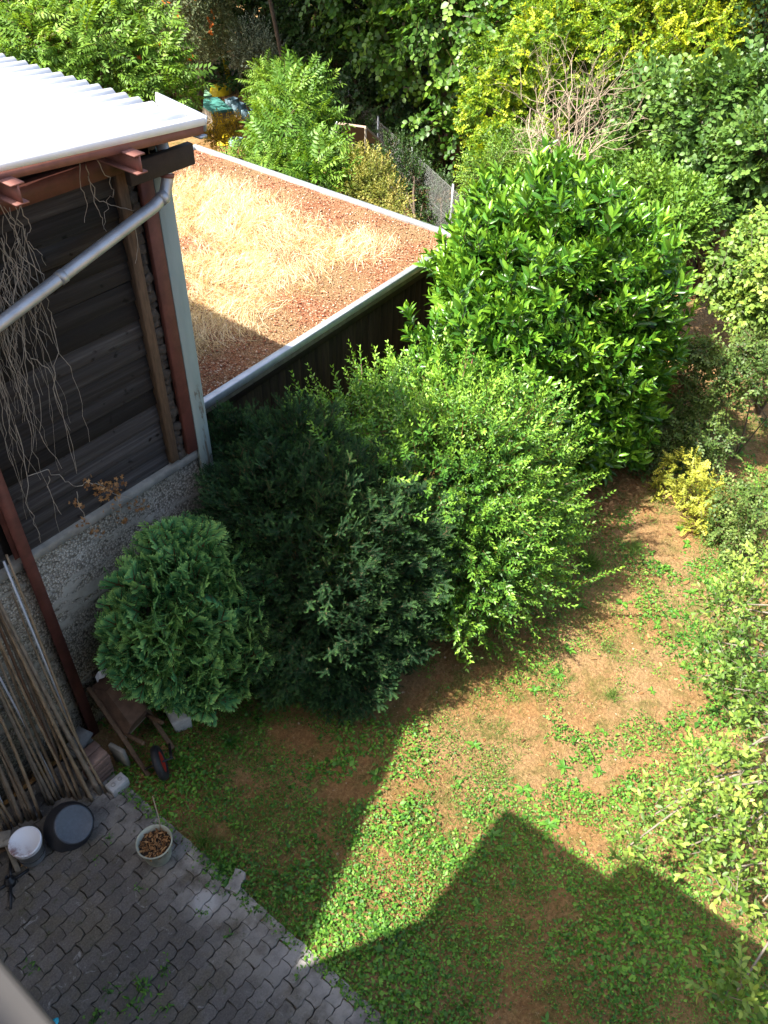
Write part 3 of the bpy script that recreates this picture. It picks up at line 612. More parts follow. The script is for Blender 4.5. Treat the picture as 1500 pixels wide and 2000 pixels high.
# ------------------------------------------------------------------ the four big bushes
t = thing('laurel_bush', 'large glossy cherry laurel bush at the garage corner', 'bush', (5.5, -.9, 0))
LL = [((5.7, -1.1, 2.1), (1.65, 1.45, 1.95)), ((5.7, -.5, 2.75), (1.1, 1.0, 1.1)), ((6.2, -.7, 2.95), (1.15, 1.2, 1.1)), ((6.0, -1.75, 2.2), (1.2, 1.0, 1.35)), ((4.35, -.95, 1.85), (1.15, 1.0, 1.45)), ((6.2, .1, 2.75), (.9, .8, 1.0)), ((5.2, -1.7, 1.2), (1.2, .9, 1.1)), ((6.0, -2.05, 1.1), (.95, .75, .9))]
foliage('foliage', T_LAUREL, M['laurel'], t, LL, 4300, 31, layer=.07, grow=(.65, .85, .28), face=(.5, .8, .3), s=(.95, 1.5), tvar=.12, amp=.24, freq=3.2, inner=.42, shell=(.8, 1.12))
add('stem', branchy((5.5, -.9, 0), [l[0] for l in LL] + [(5.2, -.8, 3.3), (6.2, -1.2, 3.3)], .05, 3), M['bark'], t, True)
t = thing('privet_bush', 'loose bright green privet bush between yew and laurel', 'bush', (2.2, -1.5, 0))
LL = [((2.3, -1.75, 1.5), (1.1, 1.1, 1.5)), ((1.9, -.9, 1.75), (1.0, .9, 1.1)), ((2.9, -2.0, 1.7), (.9, .95, 1.2)), ((2.2, -2.45, 1.0), (1.0, .7, .95)), ((3.1, -1.2, 1.85), (1.0, .9, 1.0)), ((1.5, -.4, 1.7), (.8, .6, .9)), ((3.2, -2.5, .9), (.7, .55, .75))]
foliage('foliage', T_PRIVET, M['privet'], t, LL, 3300, 33, grow=(.85, .45, .35), face=(.5, .8, .4), s=(.9, 1.5), tvar=.14, amp=.3, freq=3.4, inner=.4, tb=.05, shell=(.78, 1.18))
sp = []                                                              # long upright shoots
for (u, v, z) in ((690, 700, 2.5), (725, 735, 2.4), (765, 715, 2.6), (740, 760, 2.3), (615, 745, 2.4), (640, 770, 2.2), (1130, 965, 1.9), (1110, 890, 2.0), (1185, 1120, 1.1), (860, 690, 2.9), (905, 700, 2.9), (990, 730, 2.8)):
    tip = G(u, v, z); b = np.array([2.1, -1.4, tip[2] - .9]) * .25 + (tip - (0, 0, .55)) * .75; n = 5
    for k in range(n): q = b + (tip - b) * (k + .5) / n; sp.append(inst(T_PRIVET[k % 5], q - U(tip - b) * .1, tip - b + rng.normal(size=3) * .05, rng.normal(size=3) + (-.3, -.5, .6), 1.1, .12))
    sp.append((*tube([b, (b + tip) / 2 + rng.normal(size=3) * .02, tip], [.006, .005, .003], 4, False), np.zeros(12)))
add('long_shoot', cat(sp), M['privet'], t)
add('bare_stem', tube([G(865, 770, 2.4), G(905, 755, 2.55), G(920, 715, 2.75), G(925, 690, 2.85)], [.012, .011, .009, .006], 6), M['steel_light'], t, True)
add('stem', branchy((2.2, -1.5, 0), [l[0] for l in LL] * 2, .03, 5, wob=.09), M['bark'], t, True)
t = thing('yew_bush', 'dense dark yew bush behind the small cypress', 'bush', (.5, -1.1, 0))
LL = [((.5, -1.25, 1.4), (1.15, 1.2, 1.5)), ((.36, -.75, 1.95), (.8, .75, 1.0)), ((.9, -.5, 2.1), (.8, .75, .95)), ((1.0, -1.6, 1.5), (.9, .85, 1.2)), ((.05, -1.3, 1.0), (.75, .8, 1.0)), ((.4, -1.9, .8), (.9, .6, .8)), ((1.2, -1.9, .8), (.65, .6, .75)), ((.6, .1, 2.2), (.55, .4, .75))]
foliage('foliage', T_YEW, M['yew'], t, LL, 13500, 35, layer=.10, grow=(.9, .3, .35), face=(.35, 1.0, .3), s=(.75, 1.25), tvar=.12, amp=.2, freq=3.6, inner=.35, tb=.0, shell=(.8, 1.1))
add('stem', branchy((.5, -1.1, 0), [l[0] for l in LL], .045, 6), M['bark'], t, True)
t = thing('cypress_bush', 'small round cypress with light green tips by the concrete wall', 'bush', (-1.08, -.68, 0))
LL = [((-1.0, -.60, 1.5), (.66, .5, .95)), ((-1.36, -.55, 1.45), (.42, .42, .6)), ((-.5, -.82, 1.35), (.5, .46, .68)), ((-.85, -.92, .95), (.5, .42, .55)), ((-.78, -.52, 1.98), (.38, .36, .5)), ((-1.25, -.52, 1.82), (.3, .34, .42)), ((-.35, -.75, 1.75), (.34, .34, .42)), ((-1.2, -.85, 1.0), (.36, .34, .42)), ((-.45, -1.02, .95), (.36, .32, .4))]
p, o = crown(LL, 1350, amp=.22, freq=4.0, seed=37, inner=.3, shell=(.82, 1.15)); N = len(p)
X = o * .75 + UP * .75 + rng.normal(size=(N, 3)) * .28; Z = np.cross(X, UP) * (rng.random((N, 1)) - .5) * 1.6 + o * .55 + UP * .3 + rng.normal(size=(N, 3)) * .3
add('foliage', multi(T_CYP, p - U(X) * .1, X, Z, rng.uniform(1.4, 2.2, N), rng.normal(size=N) * .07 + .08 * n3(p, 8, 2.5)), M['cypress'], t)
add('stem', branchy((-1.05, -.65, 0), [(c[0], c[1], c[2] + .2) for c, r in LL], .04, 7), M['bark'], t, True)

# ------------------------------------------------------------------ trees and shrubs behind
def PL(L): 
    out = []
    for u, v, h, r in L:
        c = HD(u, v, h); R_ = r * np.linalg.norm(c - CL) / FPX; out.append((c, (R_, R_, R_ * .95)))
    return out
def ptree(name, label, cat_, basepx, L, Ts, mat, n, seed, hd=None, high=(), **kw):
    b = G(*basepx) if hd is None else np.array([*HD(basepx[0], basepx[1], hd)[:2], 0.]); b[2] = 0
    t_ = tree(name, label, cat_, b, PL(L), Ts, mat, n, seed, **kw)
    if high:  # crowns above the frame, added to cast shade on the thicket below
        foliage('shade_crown', T_BROAD, M[mat], t_, [(np.array(c_), r_) for c_, r_ in high], 900 * len(high), seed + 300, s=(2.2, 3.2), amp=.2, inner=.5, back=1.)
        add('shade_limb', branchy(b, [c_ for c_, r_ in high], .035, seed + 1), M['bark'], t_, True)
    return t_
ptree('lime_tree', 'big dark tree with large pale rounded leaves above the wire fence', 'tree', (900, 300), [(870, 40, 21, 85), (915, 165, 20.5, 62), (790, 80, 22.5, 75), (850, 235, 21, 42), (905, 265, 20.3, 36), (730, 10, 24, 80), (955, 50, 20.5, 60), (880, -120, 23, 150), (740, -150, 25, 140)], T_ROUND, 'tree', 1750, 41, hd=22.5, high=(((13.6, 10.2, 8.0), (2.8, 2.6, 1.8)), ((16.8, 8.6, 9.5), (3.2, 3.0, 2.4))), s=(1.2, 2.0), grow=(.8, -.15, .5), tvar=.16, amp=.34)
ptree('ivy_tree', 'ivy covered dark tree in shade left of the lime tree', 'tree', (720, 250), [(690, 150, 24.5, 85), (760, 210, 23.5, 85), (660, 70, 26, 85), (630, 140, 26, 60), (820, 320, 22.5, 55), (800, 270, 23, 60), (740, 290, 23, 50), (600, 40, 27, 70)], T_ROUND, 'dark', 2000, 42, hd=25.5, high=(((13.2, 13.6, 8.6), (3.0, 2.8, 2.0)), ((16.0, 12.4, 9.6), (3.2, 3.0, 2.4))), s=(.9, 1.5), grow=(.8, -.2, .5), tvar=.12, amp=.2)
ptree('maple_tree', 'yellow green field maple behind the dead shrub', 'tree', (1000, 330), [(1000, 140, 19, 70), (950, 220, 18.5, 55), (965, 290, 17.5, 45), (1050, 80, 20, 75), (1000, 40, 20.5, 60), (935, 330, 17, 32), (1060, 200, 19, 60), (1030, 290, 17.5, 45)], T_LOBED, 'maple', 2600, 43, hd=19.5, s=(.8, 1.25), grow=(.8, .0, .7), face=(.5, .7, .7), tvar=.26, amp=.36, tb=-.08)
ptree('maple_tree', 'brightest yellow maple crown at the upper right', 'tree', (1250, 300), [(1250, 60, 19.5, 95), (1345, 110, 19, 70), (1180, 30, 20.5, 75), (1390, 40, 20, 75), (1290, -80, 20.5, 120), (1310, 160, 18.7, 45), (1120, 20, 21, 60)], T_LOBED, 'maple', 2700, 44, hd=20.5, s=(.85, 1.3), grow=(.8, .0, .7), face=(.5, .7, .7), tvar=.22, amp=.36, tb=.1)
ptree('mixed_tree', 'mid green tree between the two yellow maples', 'tree', (1130, 300), [(1100, 130, 20.5, 60), (1170, 110, 20.5, 56), (1130, 215, 19.5, 52), (1080, 20, 21.5, 65), (1195, 205, 19.5, 44), (1060, -90, 22, 90)], T_BROAD, 'tree', 1700, 45, hd=21.5, s=(.9, 1.4), tvar=.15, amp=.2)
ptree('round_leaved_tree', 'tree with cool green rounded leaves at the right edge', 'tree', (1400, 470), [(1285, 215, 18, 62), (1385, 225, 17, 70), (1465, 190, 17, 66), (1335, 325, 16.5, 56), (1435, 325, 16, 62), (1240, 290, 18.5, 48), (1497, 290, 15.5, 60), (1365, 395, 16, 38), (1455, 400, 15.5, 36)], T_ROUND, 'round', 2600, 46, hd=17.5, s=(1.0, 1.6), tvar=.16, amp=.34, high=())
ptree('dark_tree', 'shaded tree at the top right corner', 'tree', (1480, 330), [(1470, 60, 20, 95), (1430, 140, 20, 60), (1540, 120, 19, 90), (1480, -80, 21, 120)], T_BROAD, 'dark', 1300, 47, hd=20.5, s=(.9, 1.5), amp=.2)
ptree('hedge_shrub', 'pale green shrub directly behind the laurel top', 'shrub', (1250, 520), [(1265, 400, 14.5, 62), (1310, 445, 14, 50), (1190, 370, 15, 48), (1340, 410, 14.5, 44)], T_BROAD, 'fresh', 1600, 48, hd=15, s=(.8, 1.2), tvar=.14, tb=-.05)
ptree('hedge_shrub', 'olive shrub around the foot of the dead shrub', 'shrub', (1060, 480), [(1080, 360, 15.5, 65), (960, 345, 16, 50), (1020, 320, 16.5, 50), (1140, 330, 16, 45)], T_FINE, 'fresh', 1300, 49, hd=16, s=(.9, 1.4), tvar=.16)
ptree('hanging_shrub', 'pale leaved shrub overhanging the dark hollow at the right edge', 'shrub', (1500, 760), [(1455, 520, 13, 55), (1490, 600, 12.5, 50), (1415, 550, 13, 32), (1500, 470, 13.5, 45), (1535, 540, 12.5, 65), (1445, 590, 12.6, 28)], T_ROUND, 'apple', 1000, 50, hd=13.5, trunk=.03, s=(.7, 1.1), amp=.3, grow=(.8, -.1, .6), tvar=.16, tb=.05)
ptree('bramble_thicket', 'green bramble mound at the right edge above the straw patch', 'bramble', (1470, 800), [(1475, 690, 11.8, 42), (1430, 725, 11.5, 28), (1497, 740, 11.3, 34), (1380, 690, 12, 26), (1345, 690, 12, 22)], T_BROAD, 'bramble', 650, 51, hd=12, trunk=.015, s=(.55, .85), tvar=.18, amp=.35, grow=(.8, .1, .8), face=(.2, .9, .6))
# far left garden
ptree('walnut_tree', 'light green tree with drooping pinnate leaves behind the white roof', 'tree', (200, 260), [(60, 40, 21, 90), (170, 50, 21, 90), (260, 80, 20.5, 75), (305, 150, 19.5, 60), (200, 140, 19.5, 75), (90, 115, 19.5, 75), (335, 190, 19, 35), (0, 60, 21, 80), (120, -60, 22, 120), (260, 190, 19, 45), (20, 160, 19, 50)], T_PINN, 'walnut', 2600, 52, hd=21, s=(1.1, 1.7), grow=(.8, -.05, .4), tvar=.16, amp=.2)
ptree('trumpet_creeper', 'greyish shrub tree dotted with orange flowers at the top left', 'shrub', (370, 160), [(340, 50, 25, 52), (400, 50, 26, 44), (310, 10, 26, 50), (365, 85, 25, 32), (390, 0, 27, 55)], T_FINE, 'greygreen', 1300, 53, hd=26, s=(1.2, 2.0), grow=(.6, -.3, .4), tvar=.14)
fl_p, fl_o = crown(PL([(335, 50, 24.9, 66), (290, 40, 24, 50), (255, 95, 20, 60)]), 26, seed=3, inner=0, back=0)
tag(add('trumpet_flower', inst(cat([inst(lobed(.16), (0, 0, 0), (1, 0, 0), (0, 0, 1), 1), inst(lobed(.14), (0, 0, .02), (0, 1, .3), (0, 0, 1), 1)]), fl_p, rdir(len(fl_p)), fl_o, 1.2), basic('orange_petals', (.75, .18, .02), .6, bump=0)), 'orange trumpet flowers scattered in the greyish shrub at the top left', 'flowers', kind='stuff')
ptree('silver_shrub', 'silvery grey shrub at the foot of the dark trees', 'shrub', (500, 170), [(490, 90, 26, 34), (515, 115, 25.5, 28), (470, 105, 26, 22)], T_FINE, 'greyblue', 500, 55, hd=26, trunk=.04, s=(1.2, 1.8))
ptree('elder_bush', 'tall bright green elder bush with pinnate leaves behind the garage', 'bush', (590, 330), [(588, 175, 20, 42), (590, 245, 18.7, 52), (560, 290, 17.8, 52), (625, 320, 17.0, 46), (620, 355, 16.4, 44), (560, 225, 19.3, 45), (660, 350, 16.6, 34)], T_PINN, 'fresh', 1050, 56, hd=18.5, s=(1.0, 1.6), grow=(.8, .2, .5), face=(.4, .8, .6), tvar=.18, amp=.28, freq=3)
ptree('elder_bush', 'lower pale elder bush beside the yellow flowers', 'bush', (530, 300), [(535, 165, 21.5, 38), (545, 215, 20.5, 38), (530, 280, 18.5, 42), (470, 312, 17.6, 24), (545, 335, 17, 38)], T_PINN, 'walnut', 800, 57, hd=20, s=(.8, 1.2), grow=(.8, .2, .5), face=(.4, .8, .6), tvar=.18, tb=-.08, amp=.25)
ptree('goldenrod_clump', 'olive goldenrod clump with tan heads right of the elder', 'shrub', (740, 400), [(725, 355, 16.3, 36), (700, 335, 16.8, 34), (755, 390, 15.6, 30), (710, 380, 16, 32), (775, 425, 14.8, 20)], T_FINE, 'olive', 1000, 58, hd=16.8, s=(.9, 1.4), tvar=.22)
ptree('coneflower_clump', 'clump of yellow coneflowers below the teal sheet', 'flowers', (440, 300), [(432, 258, 21.5, 20), (455, 252, 21.5, 16), (415, 268, 21, 15)], T_FINE, 'flower', 200, 59, hd=22, trunk=.02, s=(1.0, 1.5), tb=.1, tvar=.25)
ptree('fence_shrub', 'dark shrub growing through the wire fence', 'shrub', (820, 400), [(800, 350, 19.5, 34), (790, 320, 20, 34), (770, 300, 20, 28), (845, 405, 19.3, 34), (875, 385, 19.3, 34), (830, 370, 19.6, 34), (880, 430, 18.9, 28), (840, 440, 18.8, 28)], T_FINE, 'dark', 1000, 60, hd=17, trunk=.04, s=(1.0, 1.6))
# tall dark trees closing the view
k = 0
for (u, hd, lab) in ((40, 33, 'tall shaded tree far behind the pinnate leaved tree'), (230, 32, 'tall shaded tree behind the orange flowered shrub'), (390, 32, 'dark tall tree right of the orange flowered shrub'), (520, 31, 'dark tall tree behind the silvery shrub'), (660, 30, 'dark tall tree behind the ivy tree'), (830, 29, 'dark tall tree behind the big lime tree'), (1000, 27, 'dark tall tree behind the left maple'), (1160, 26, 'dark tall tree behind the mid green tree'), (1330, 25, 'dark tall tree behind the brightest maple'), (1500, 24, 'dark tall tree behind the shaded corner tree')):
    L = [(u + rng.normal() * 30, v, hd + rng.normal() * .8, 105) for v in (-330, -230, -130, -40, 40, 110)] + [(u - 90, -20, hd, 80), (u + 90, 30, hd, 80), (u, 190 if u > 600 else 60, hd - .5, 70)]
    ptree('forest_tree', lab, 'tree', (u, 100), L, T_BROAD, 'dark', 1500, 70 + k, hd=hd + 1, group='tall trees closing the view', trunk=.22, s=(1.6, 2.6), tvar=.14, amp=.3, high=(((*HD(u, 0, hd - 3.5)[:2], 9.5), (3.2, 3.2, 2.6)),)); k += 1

tt_ = thing('added_shade_tree', 'slender tall tree added behind the elder bushes to shade the thicket', 'tree', (13.1, 11.0, 0))  # added tree; its crown out of view throws shade over the thicket
HL = [((10.9, 11.9, 8.2), (2.3, 2.0, 1.5)), ((11.5, 13.8, 8.6), (2.3, 2.0, 1.7)), ((10.4, 10.0, 7.9), (1.5, 1.4, 1.2)), ((12.2, 12.2, 10.2), (2.2, 2.2, 1.6))]
foliage('crown', T_BROAD, M['dark'], tt_, HL, 2600, 401, s=(2.0, 3.0), amp=.2, inner=.5, back=1.)
add('trunk', (lambda a, b: (np.concatenate([a[0], b[0]]), np.concatenate([a[1], b[1] + len(a[0])])))(tube([(13.1, 11.0, -.05), (12.95, 11.1, 2), (12.6, 11.3, 4.4), (12.2, 11.6, 6.4)], [.06, .055, .05, .045], 8, False), branchy((12.2, 11.6, 6.4), [c for c, r in HL], .045, 402, 5, .03)), M['bark'], tt_, True)

# dead shrub behind the laurel
def dead_shrub(base, top, n, spread, seed):
    r = np.random.default_rng(seed); parts = []
    def grow(p, d, L, rad, lev):
        k = 5; pts = [p]; dd = d
        for i in range(k): dd = U(dd + r.normal(size=3) * .16 + (0, 0, .03)); pts.append(pts[-1] + dd * L / k)
        parts.append(tube(pts, np.linspace(rad, rad * .45, k + 1), 5 if lev < 2 else 4, False))
        if lev < 3:
            for q in range(r.integers(2, 5)): grow(pts[r.integers(2, k + 1)], U(dd + r.normal(size=3) * .55), L * r.uniform(.45, .7), rad * .5, lev + 1)
    for i in range(n):
        d = U(np.array([*(r.normal(size=2) * spread), 1.])); grow(np.asarray(base, float) + (*(r.normal(size=2) * .12), 0), d, top * r.uniform(.6, .9), .017, 0)
    V, F, _ = cat(parts); return V, F
b = HD(1098, 330, 14.5); sh = thing('dead_shrub', 'leafless bleached shrub of tangled twigs above the laurel', 'dead shrub', (b[0], b[1], 0))
add('branches', dead_shrub((b[0], b[1], b[2] - .2), 1.5, 16, .46, 21), M['deadwood'], sh, True)
add('trunk', tube([(b[0], b[1], -.05), (b[0] + .05, b[1], 1.2), (b[0], b[1], b[2])], [.07, .06, .05], 8), M['deadwood'], sh, True)

# yellow bush, brambles, dead fern, litter
ptree('yellow_bush', 'bright yellow leaved low bush on the lawn edge', 'bush', (1335, 1040), [(1330, 925, 10.6, 42), (1365, 965, 10.3, 38), (1300, 960, 10.5, 30), (1390, 955, 10.3, 26), (1370, 1010, 10, 26), (1345, 1035, 9.9, 18)], T_LOBED, 'yellow', 330, 61, hd=10.5, trunk=.02, s=(.5, .75), tvar=.2, grow=(.8, .1, .7), face=(.3, .8, .6))
ptree('bramble_thicket', 'dark green bramble between laurel and yellow bush', 'bramble', (1280, 990), [(1270, 880, 11.3, 50), (1260, 950, 10.8, 38), (1330, 830, 11.6, 50), (1380, 860, 11.3, 45), (1240, 920, 11, 30)], T_BROAD, 'bramble', 900, 62, hd=11.3, trunk=.012, s=(.5, .8), tvar=.15, tb=-.05, amp=.35, grow=(.8, .1, .8), face=(.2, .9, .6))
ptree('bramble_thicket', 'loose bramble right of the yellow bush', 'bramble', (1430, 1080), [(1430, 975, 10.2, 34), (1470, 1020, 9.8, 34), (1410, 1030, 9.9, 26), (1485, 960, 10.2, 28), (1450, 1070, 9.6, 28)], T_BROAD, 'bramble', 520, 63, hd=10.2, trunk=.012, s=(.5, .8), tvar=.2, tb=.02, amp=.35, grow=(.8, .1, .8), face=(.2, .9, .6))
ptree('bramble_thicket', 'pale bramble trailing in the hollow beyond the laurel', 'bramble', (1370, 760), [(1350, 720, 12.2, 32), (1385, 760, 11.8, 34), (1350, 790, 11.8, 30), (1420, 780, 11.5, 28)], T_BROAD, 'bramble', 330, 64, hd=12, trunk=.012, s=(.5, .8), tvar=.16, tb=.06)
ptree('dead_fern', 'brown withered fern clump beside the laurel', 'dead fern', (1290, 810), [(1290, 765, 12, 28), (1320, 750, 12.1, 22), (1275, 785, 11.9, 20)], T_FINE, 'deadleaf', 330, 65, hd=12.1, trunk=.01, s=(.8, 1.2), tb=.15)
# apple tree reaching in from the right
ap = thing('apple_tree', 'apple tree with lichen grey limbs reaching in from the right edge', 'tree', (4.6, -7.9, 0))
LA = [(G(u, v, z), (r, r * .85, r * .6)) for u, v, z, r in ((1450, 1180, 1.2, .42), (1495, 1120, 1.2, .45), (1410, 1255, 1.2, .34), (1475, 1280, 1.3, .42), (1435, 1345, 1.2, .36), (1495, 1380, 1.3, .42), (1370, 1320, 1.0, .22), (1335, 1545, 1.2, .34), (1400, 1500, 1.25, .36), (1465, 1545, 1.3, .42), (1280, 1590, 1.2, .24), (1385, 1600, 1.25, .33), (1445, 1630, 1.3, .36), (1500, 1580, 1.3, .4), (1225, 1655, 1.15, .16), (1340, 1655, 1.2, .2), (1425, 1695, 1.3, .28), (1490, 1760, 1.4, .3), (1480, 1450, 1.2, .26), (1440, 1935, 1.7, .22), (1500, 1960, 1.7, .26), (1400, 1180, 1.0, .24))]
foliage('crown', T_APPLE, M['apple'], ap, LA, 560, 66, grow=(.7, .35, .5), face=(.2, 1.0, .45), s=(.8, 1.15), tvar=.16, amp=.25, freq=3, inner=.5, tb=.05, back=.8)
add('trunk', tube([(4.6, -7.9, -.05), (4.5, -7.8, .6), (4.3, -7.6, 1.2)], [.13, .11, .1], 9), M['grey_timber'], ap, True)
add('limb', branchy((4.3, -7.6, 1.2), [c for c, r in LA], .026, 9, 7, .02), M['grey_timber'], ap, True)

# ------------------------------------------------------------------ lawn: ground cover, grass, straw, weeds
def lawnpts(n, x0=-2.35, x1=9, y0=-7.5, y1=1.):
    X = rng.uniform(x0, x1, n); Y = rng.uniform(y0, y1, n); return X, Y
def cover(X, Y):
    nn = .48 * fbm(X * .9 + 5, Y * .9 + 2, 5) + .52 * fbm(X * 2.9 + 25, Y * 2.9 + 7, 4); zone = np.clip(1.0 - (X + 1.5) / 4.8, .44, 1.0); zone = zone * np.where(Y > -.5 - .0 * X, .5, 1)
    zone = np.clip(zone + .3 * np.clip((-3.9 - Y) / 1.2, 0, 1), 0, 1)
    edge = np.clip((X + 2.42 + .12 * vn(X * 3, Y * 3)) / .15, 0, 1)
    return np.clip((nn - (.575 - .235 * zone)) / .10, 0, 1) * edge * (.35 + .65 * zone)
def gz(X, Y):
    i = np.clip(np.searchsorted(gx, X) - 1, 0, len(gx) - 2); j = np.clip(np.searchsorted(gy, Y) - 1, 0, len(gy) - 2); fx = (X - gx[i]) / (gx[i + 1] - gx[i]); fy = (Y - gy[j]) / (gy[j + 1] - gy[j])
    return ZZ[i, j] * (1 - fx) * (1 - fy) + ZZ[i + 1, j] * fx * (1 - fy) + ZZ[i, j + 1] * (1 - fx) * fy + ZZ[i + 1, j + 1] * fx * fy
X_, Y_ = lawnpts(300000); kp = rng.random(len(X_)) < cover(X_, Y_); X_, Y_ = X_[kp], Y_[kp]; N = len(X_)
hh = rng.uniform(.008, .05, N) * (.5 + vn(X_ * 2.3, Y_ * 2.3))
pos = np.stack([X_, Y_, gz(X_, Y_) + hh], 1)
tt = rng.normal(size=N) * .2 + .5 * (fbm(X_ * .8, Y_ * .8, 3) - .45) + .06
cov = inst(leaf4(1, .7, .12, .2), pos, np.stack([rng.normal(size=N), rng.normal(size=N), rng.normal(size=N) * .25], 1), UP + rng.normal(size=(N, 3)) * .5, rng.uniform(.011, .034, N) * (.65 + 1.0 * vn(X_ * 1.7 + 60, Y_ * 1.7)) * np.where(rng.random(N) < .06, 1.9, 1), tt)
tag(add('ground_cover', cov, M['weed']), 'mat of small green creeping weeds covering the lawn', 'ground cover', kind='stuff')
# green and dry blades
X_, Y_ = lawnpts(170000); c = fbm(X_ * 1.6 + 40, Y_ * 1.6, 4); kp = (rng.random(len(X_)) < np.clip((c - .43) / .14, 0.03, 1)) & (X_ > -2.3); X_, Y_ = X_[kp], Y_[kp]; N = len(X_)
tag(add('lawn_grass', inst(blade(1., .035, .4), np.stack([X_, Y_, gz(X_, Y_)], 1), np.stack([rng.normal(size=N), rng.normal(size=N), np.full(N, 1.)], 1), rdir(N), rng.uniform(.03, .085, N) * (.7 + .9 * vn(X_ * 1.1, Y_ * 1.1 + 30)), rng.normal(size=N) * .18), M['grass']), 'thin tufts of short green grass in the lawn', 'grass', kind='stuff')
X_, Y_ = lawnpts(55000); kp = (X_ > -2.3); X_, Y_ = X_[kp], Y_[kp]; N = len(X_)
tag(add('lawn_straw', inst(blade(1., .028, .1), np.stack([X_, Y_, gz(X_, Y_) + .004], 1), np.stack([rng.normal(size=N), rng.normal(size=N), np.abs(rng.normal(size=N)) * .25], 1), UP + rng.normal(size=(N, 3)) * .3, rng.uniform(.03, .085, N), rng.normal(size=N) * .2), M['straw_lawn']), 'short dry straw lying over the bare lawn soil', 'straw', kind='stuff')
X_, Y_ = lawnpts(26000); kp = X_ > -2.25; X_, Y_ = X_[kp], Y_[kp]; N = len(X_); _sz = rng.uniform(.003, .009, N) * np.where(rng.random(N) < .05, 2.2, 1)
M['clod'] = leafmat('soil_crumb', (.10, .055, .025), (.24, .14, .065), (.46, .36, .25), .95, .1, 0.)
_ico = np.array([(1, 0, 0), (-1, 0, 0), (0, 1, 0), (0, -1, 0), (0, 0, .8), (0, 0, -.8)], float); _icf = np.array([(0, 2, 4), (2, 1, 4), (1, 3, 4), (3, 0, 4), (2, 0, 5), (1, 2, 5), (3, 1, 5), (0, 3, 5)])
tag(add('soil_crumbs', inst((_ico, _icf, np.full(6, .5)), np.stack([X_, Y_, gz(X_, Y_) + _sz * .4], 1), rdir(N), rdir(N), _sz, rng.normal(size=N) * .22), M['clod']), 'small soil crumbs and grit scattered over the bare lawn', 'soil crumbs', kind='stuff')
# leaf litter under the laurel and along the barn corner
def litter(cx, cy, rx, ry, n): a = rng.normal(size=(n, 2)) * .5; return np.stack([cx + a[:, 0] * rx, cy + a[:, 1] * ry], 1)
lt = np.concatenate([litter(5.0, -2.55, 1.3, .7, 900), litter(7.5, -2.0, 2, 1.6, 900), litter(-2.05, -1.05, .25, .35, 90), litter(10.5, -1, 2.5, 2, 900), litter(2, -4, 4, 2.5, 160)]); N = len(lt)
tag(add('leaf_litter', inst(leaf8(1, .45, .06, .15), np.c_[lt, gz(lt[:, 0], lt[:, 1]) + .012], np.c_[rng.normal(size=(N, 2)), rng.normal(size=N) * .2], UP + rng.normal(size=(N, 3)) * .35, rng.uniform(.04, .11, N), rng.normal(size=N) * .2), M['deadleaf']), 'brown fallen leaves on the soil under the laurel', 'leaf litter', kind='stuff')
# countable weed rosettes
def rosette(n, L, seed, W=.36, rise=.5):
    r = np.random.default_rng(seed); return cat([inst(leaf8(L * r.uniform(.45, 1.15), W * r.uniform(.7, 1.3), .05, .3), (0, 0, .01), (math.cos(a), math.sin(a), rise * r.uniform(.3, 1.4)), UP, 1, r.normal() * .1 + .05) for a in np.arange(n) * 2 * math.pi / n + r.normal(size=n) * .5])
ROS = [mesh('rosette', *rosette(9 + k, .12, 200 + k)[:2], M['weed'], rosette(9 + k, .12, 200 + k)[2]) for k in range(4)]
pts = []
while len(pts) < 48:
    X, Y = rng.uniform(-2.0, 5.5), rng.uniform(-6.5, -2.7)
    if Y < -2.4 - .25 * max(0, X) and all((X - a) ** 2 + (Y - b_) ** 2 > .09 for a, b_ in pts): pts.append((X, Y))
for k, (X, Y) in enumerate(pts):
    o = bpy.data.objects.new('weed_rosette', ROS[k % 4]); COL.objects.link(o); o.location = (X, Y, float(gz(np.array([X]), np.array([Y]))[0]) + .004); o.rotation_euler = (0, 0, rng.random() * 6); s_ = rng.uniform(.5, 1.0); o.scale = (s_,) * 3
    tag(o, 'small leafy weed rosette growing in the patchy lawn', 'weed', 'weed rosettes in the lawn')
def tuft(n, L, seed, spread=.7, w_=.016):
    N = n; r = np.random.default_rng(seed); return inst(blade(1., w_, .45), r.normal(size=(N, 3)) * (.05, .05, 0), np.c_[r.normal(size=(N, 2)) * spread, np.ones(N)], r.normal(size=(N, 3)), r.uniform(.5, 1., N) * L, r.normal(size=N) * .12)
for (u, v, L, n, lab) in ((402, 1650, .30, 90, 'dark grass tuft beside the planter bucket'), (1150, 1105, .34, 240, 'long grass tuft at the foot of the privet'), (1195, 1360, .18, 140, 'round grey green grass tuft in the sunny bare lawn'), (1185, 1265, .16, 90, 'small upright grass tuft on the sunny path of soil'), (1240, 1075, .2, 160, 'pale yellow green grass tuft near the yellow bush'), (1195, 1740, .2, 130, 'shaded grass tuft inside the house shadow edge')):
    g = G(u, v); o = add('grass_tuft', tuft(n, L, int(u)), M['grass']); o.location = g; tag(o, lab, 'grass tuft')
def herb(seed, n, R_, h, lf, tb=0):
    r = np.random.default_rng(seed); a = r.normal(size=(n, 3)) * (R_ * .55, R_ * .55, 0); a[:, 2] = h * r.uniform(.3, 1, n) * np.exp(-(a[:, 0] ** 2 + a[:, 1] ** 2) / R_ ** 2)
    return cat([rib((0, 0, 0), q + (0, 0, .002), .003, .2) for q in a] + [inst(lf, a, np.c_[a[:, :2] * 4 + r.normal(size=(n, 2)) * .6, r.normal(size=n) * .3], UP + r.normal(size=(n, 3)) * .35, r.uniform(.7, 1.2, n), r.normal(size=n) * .1 + tb)])
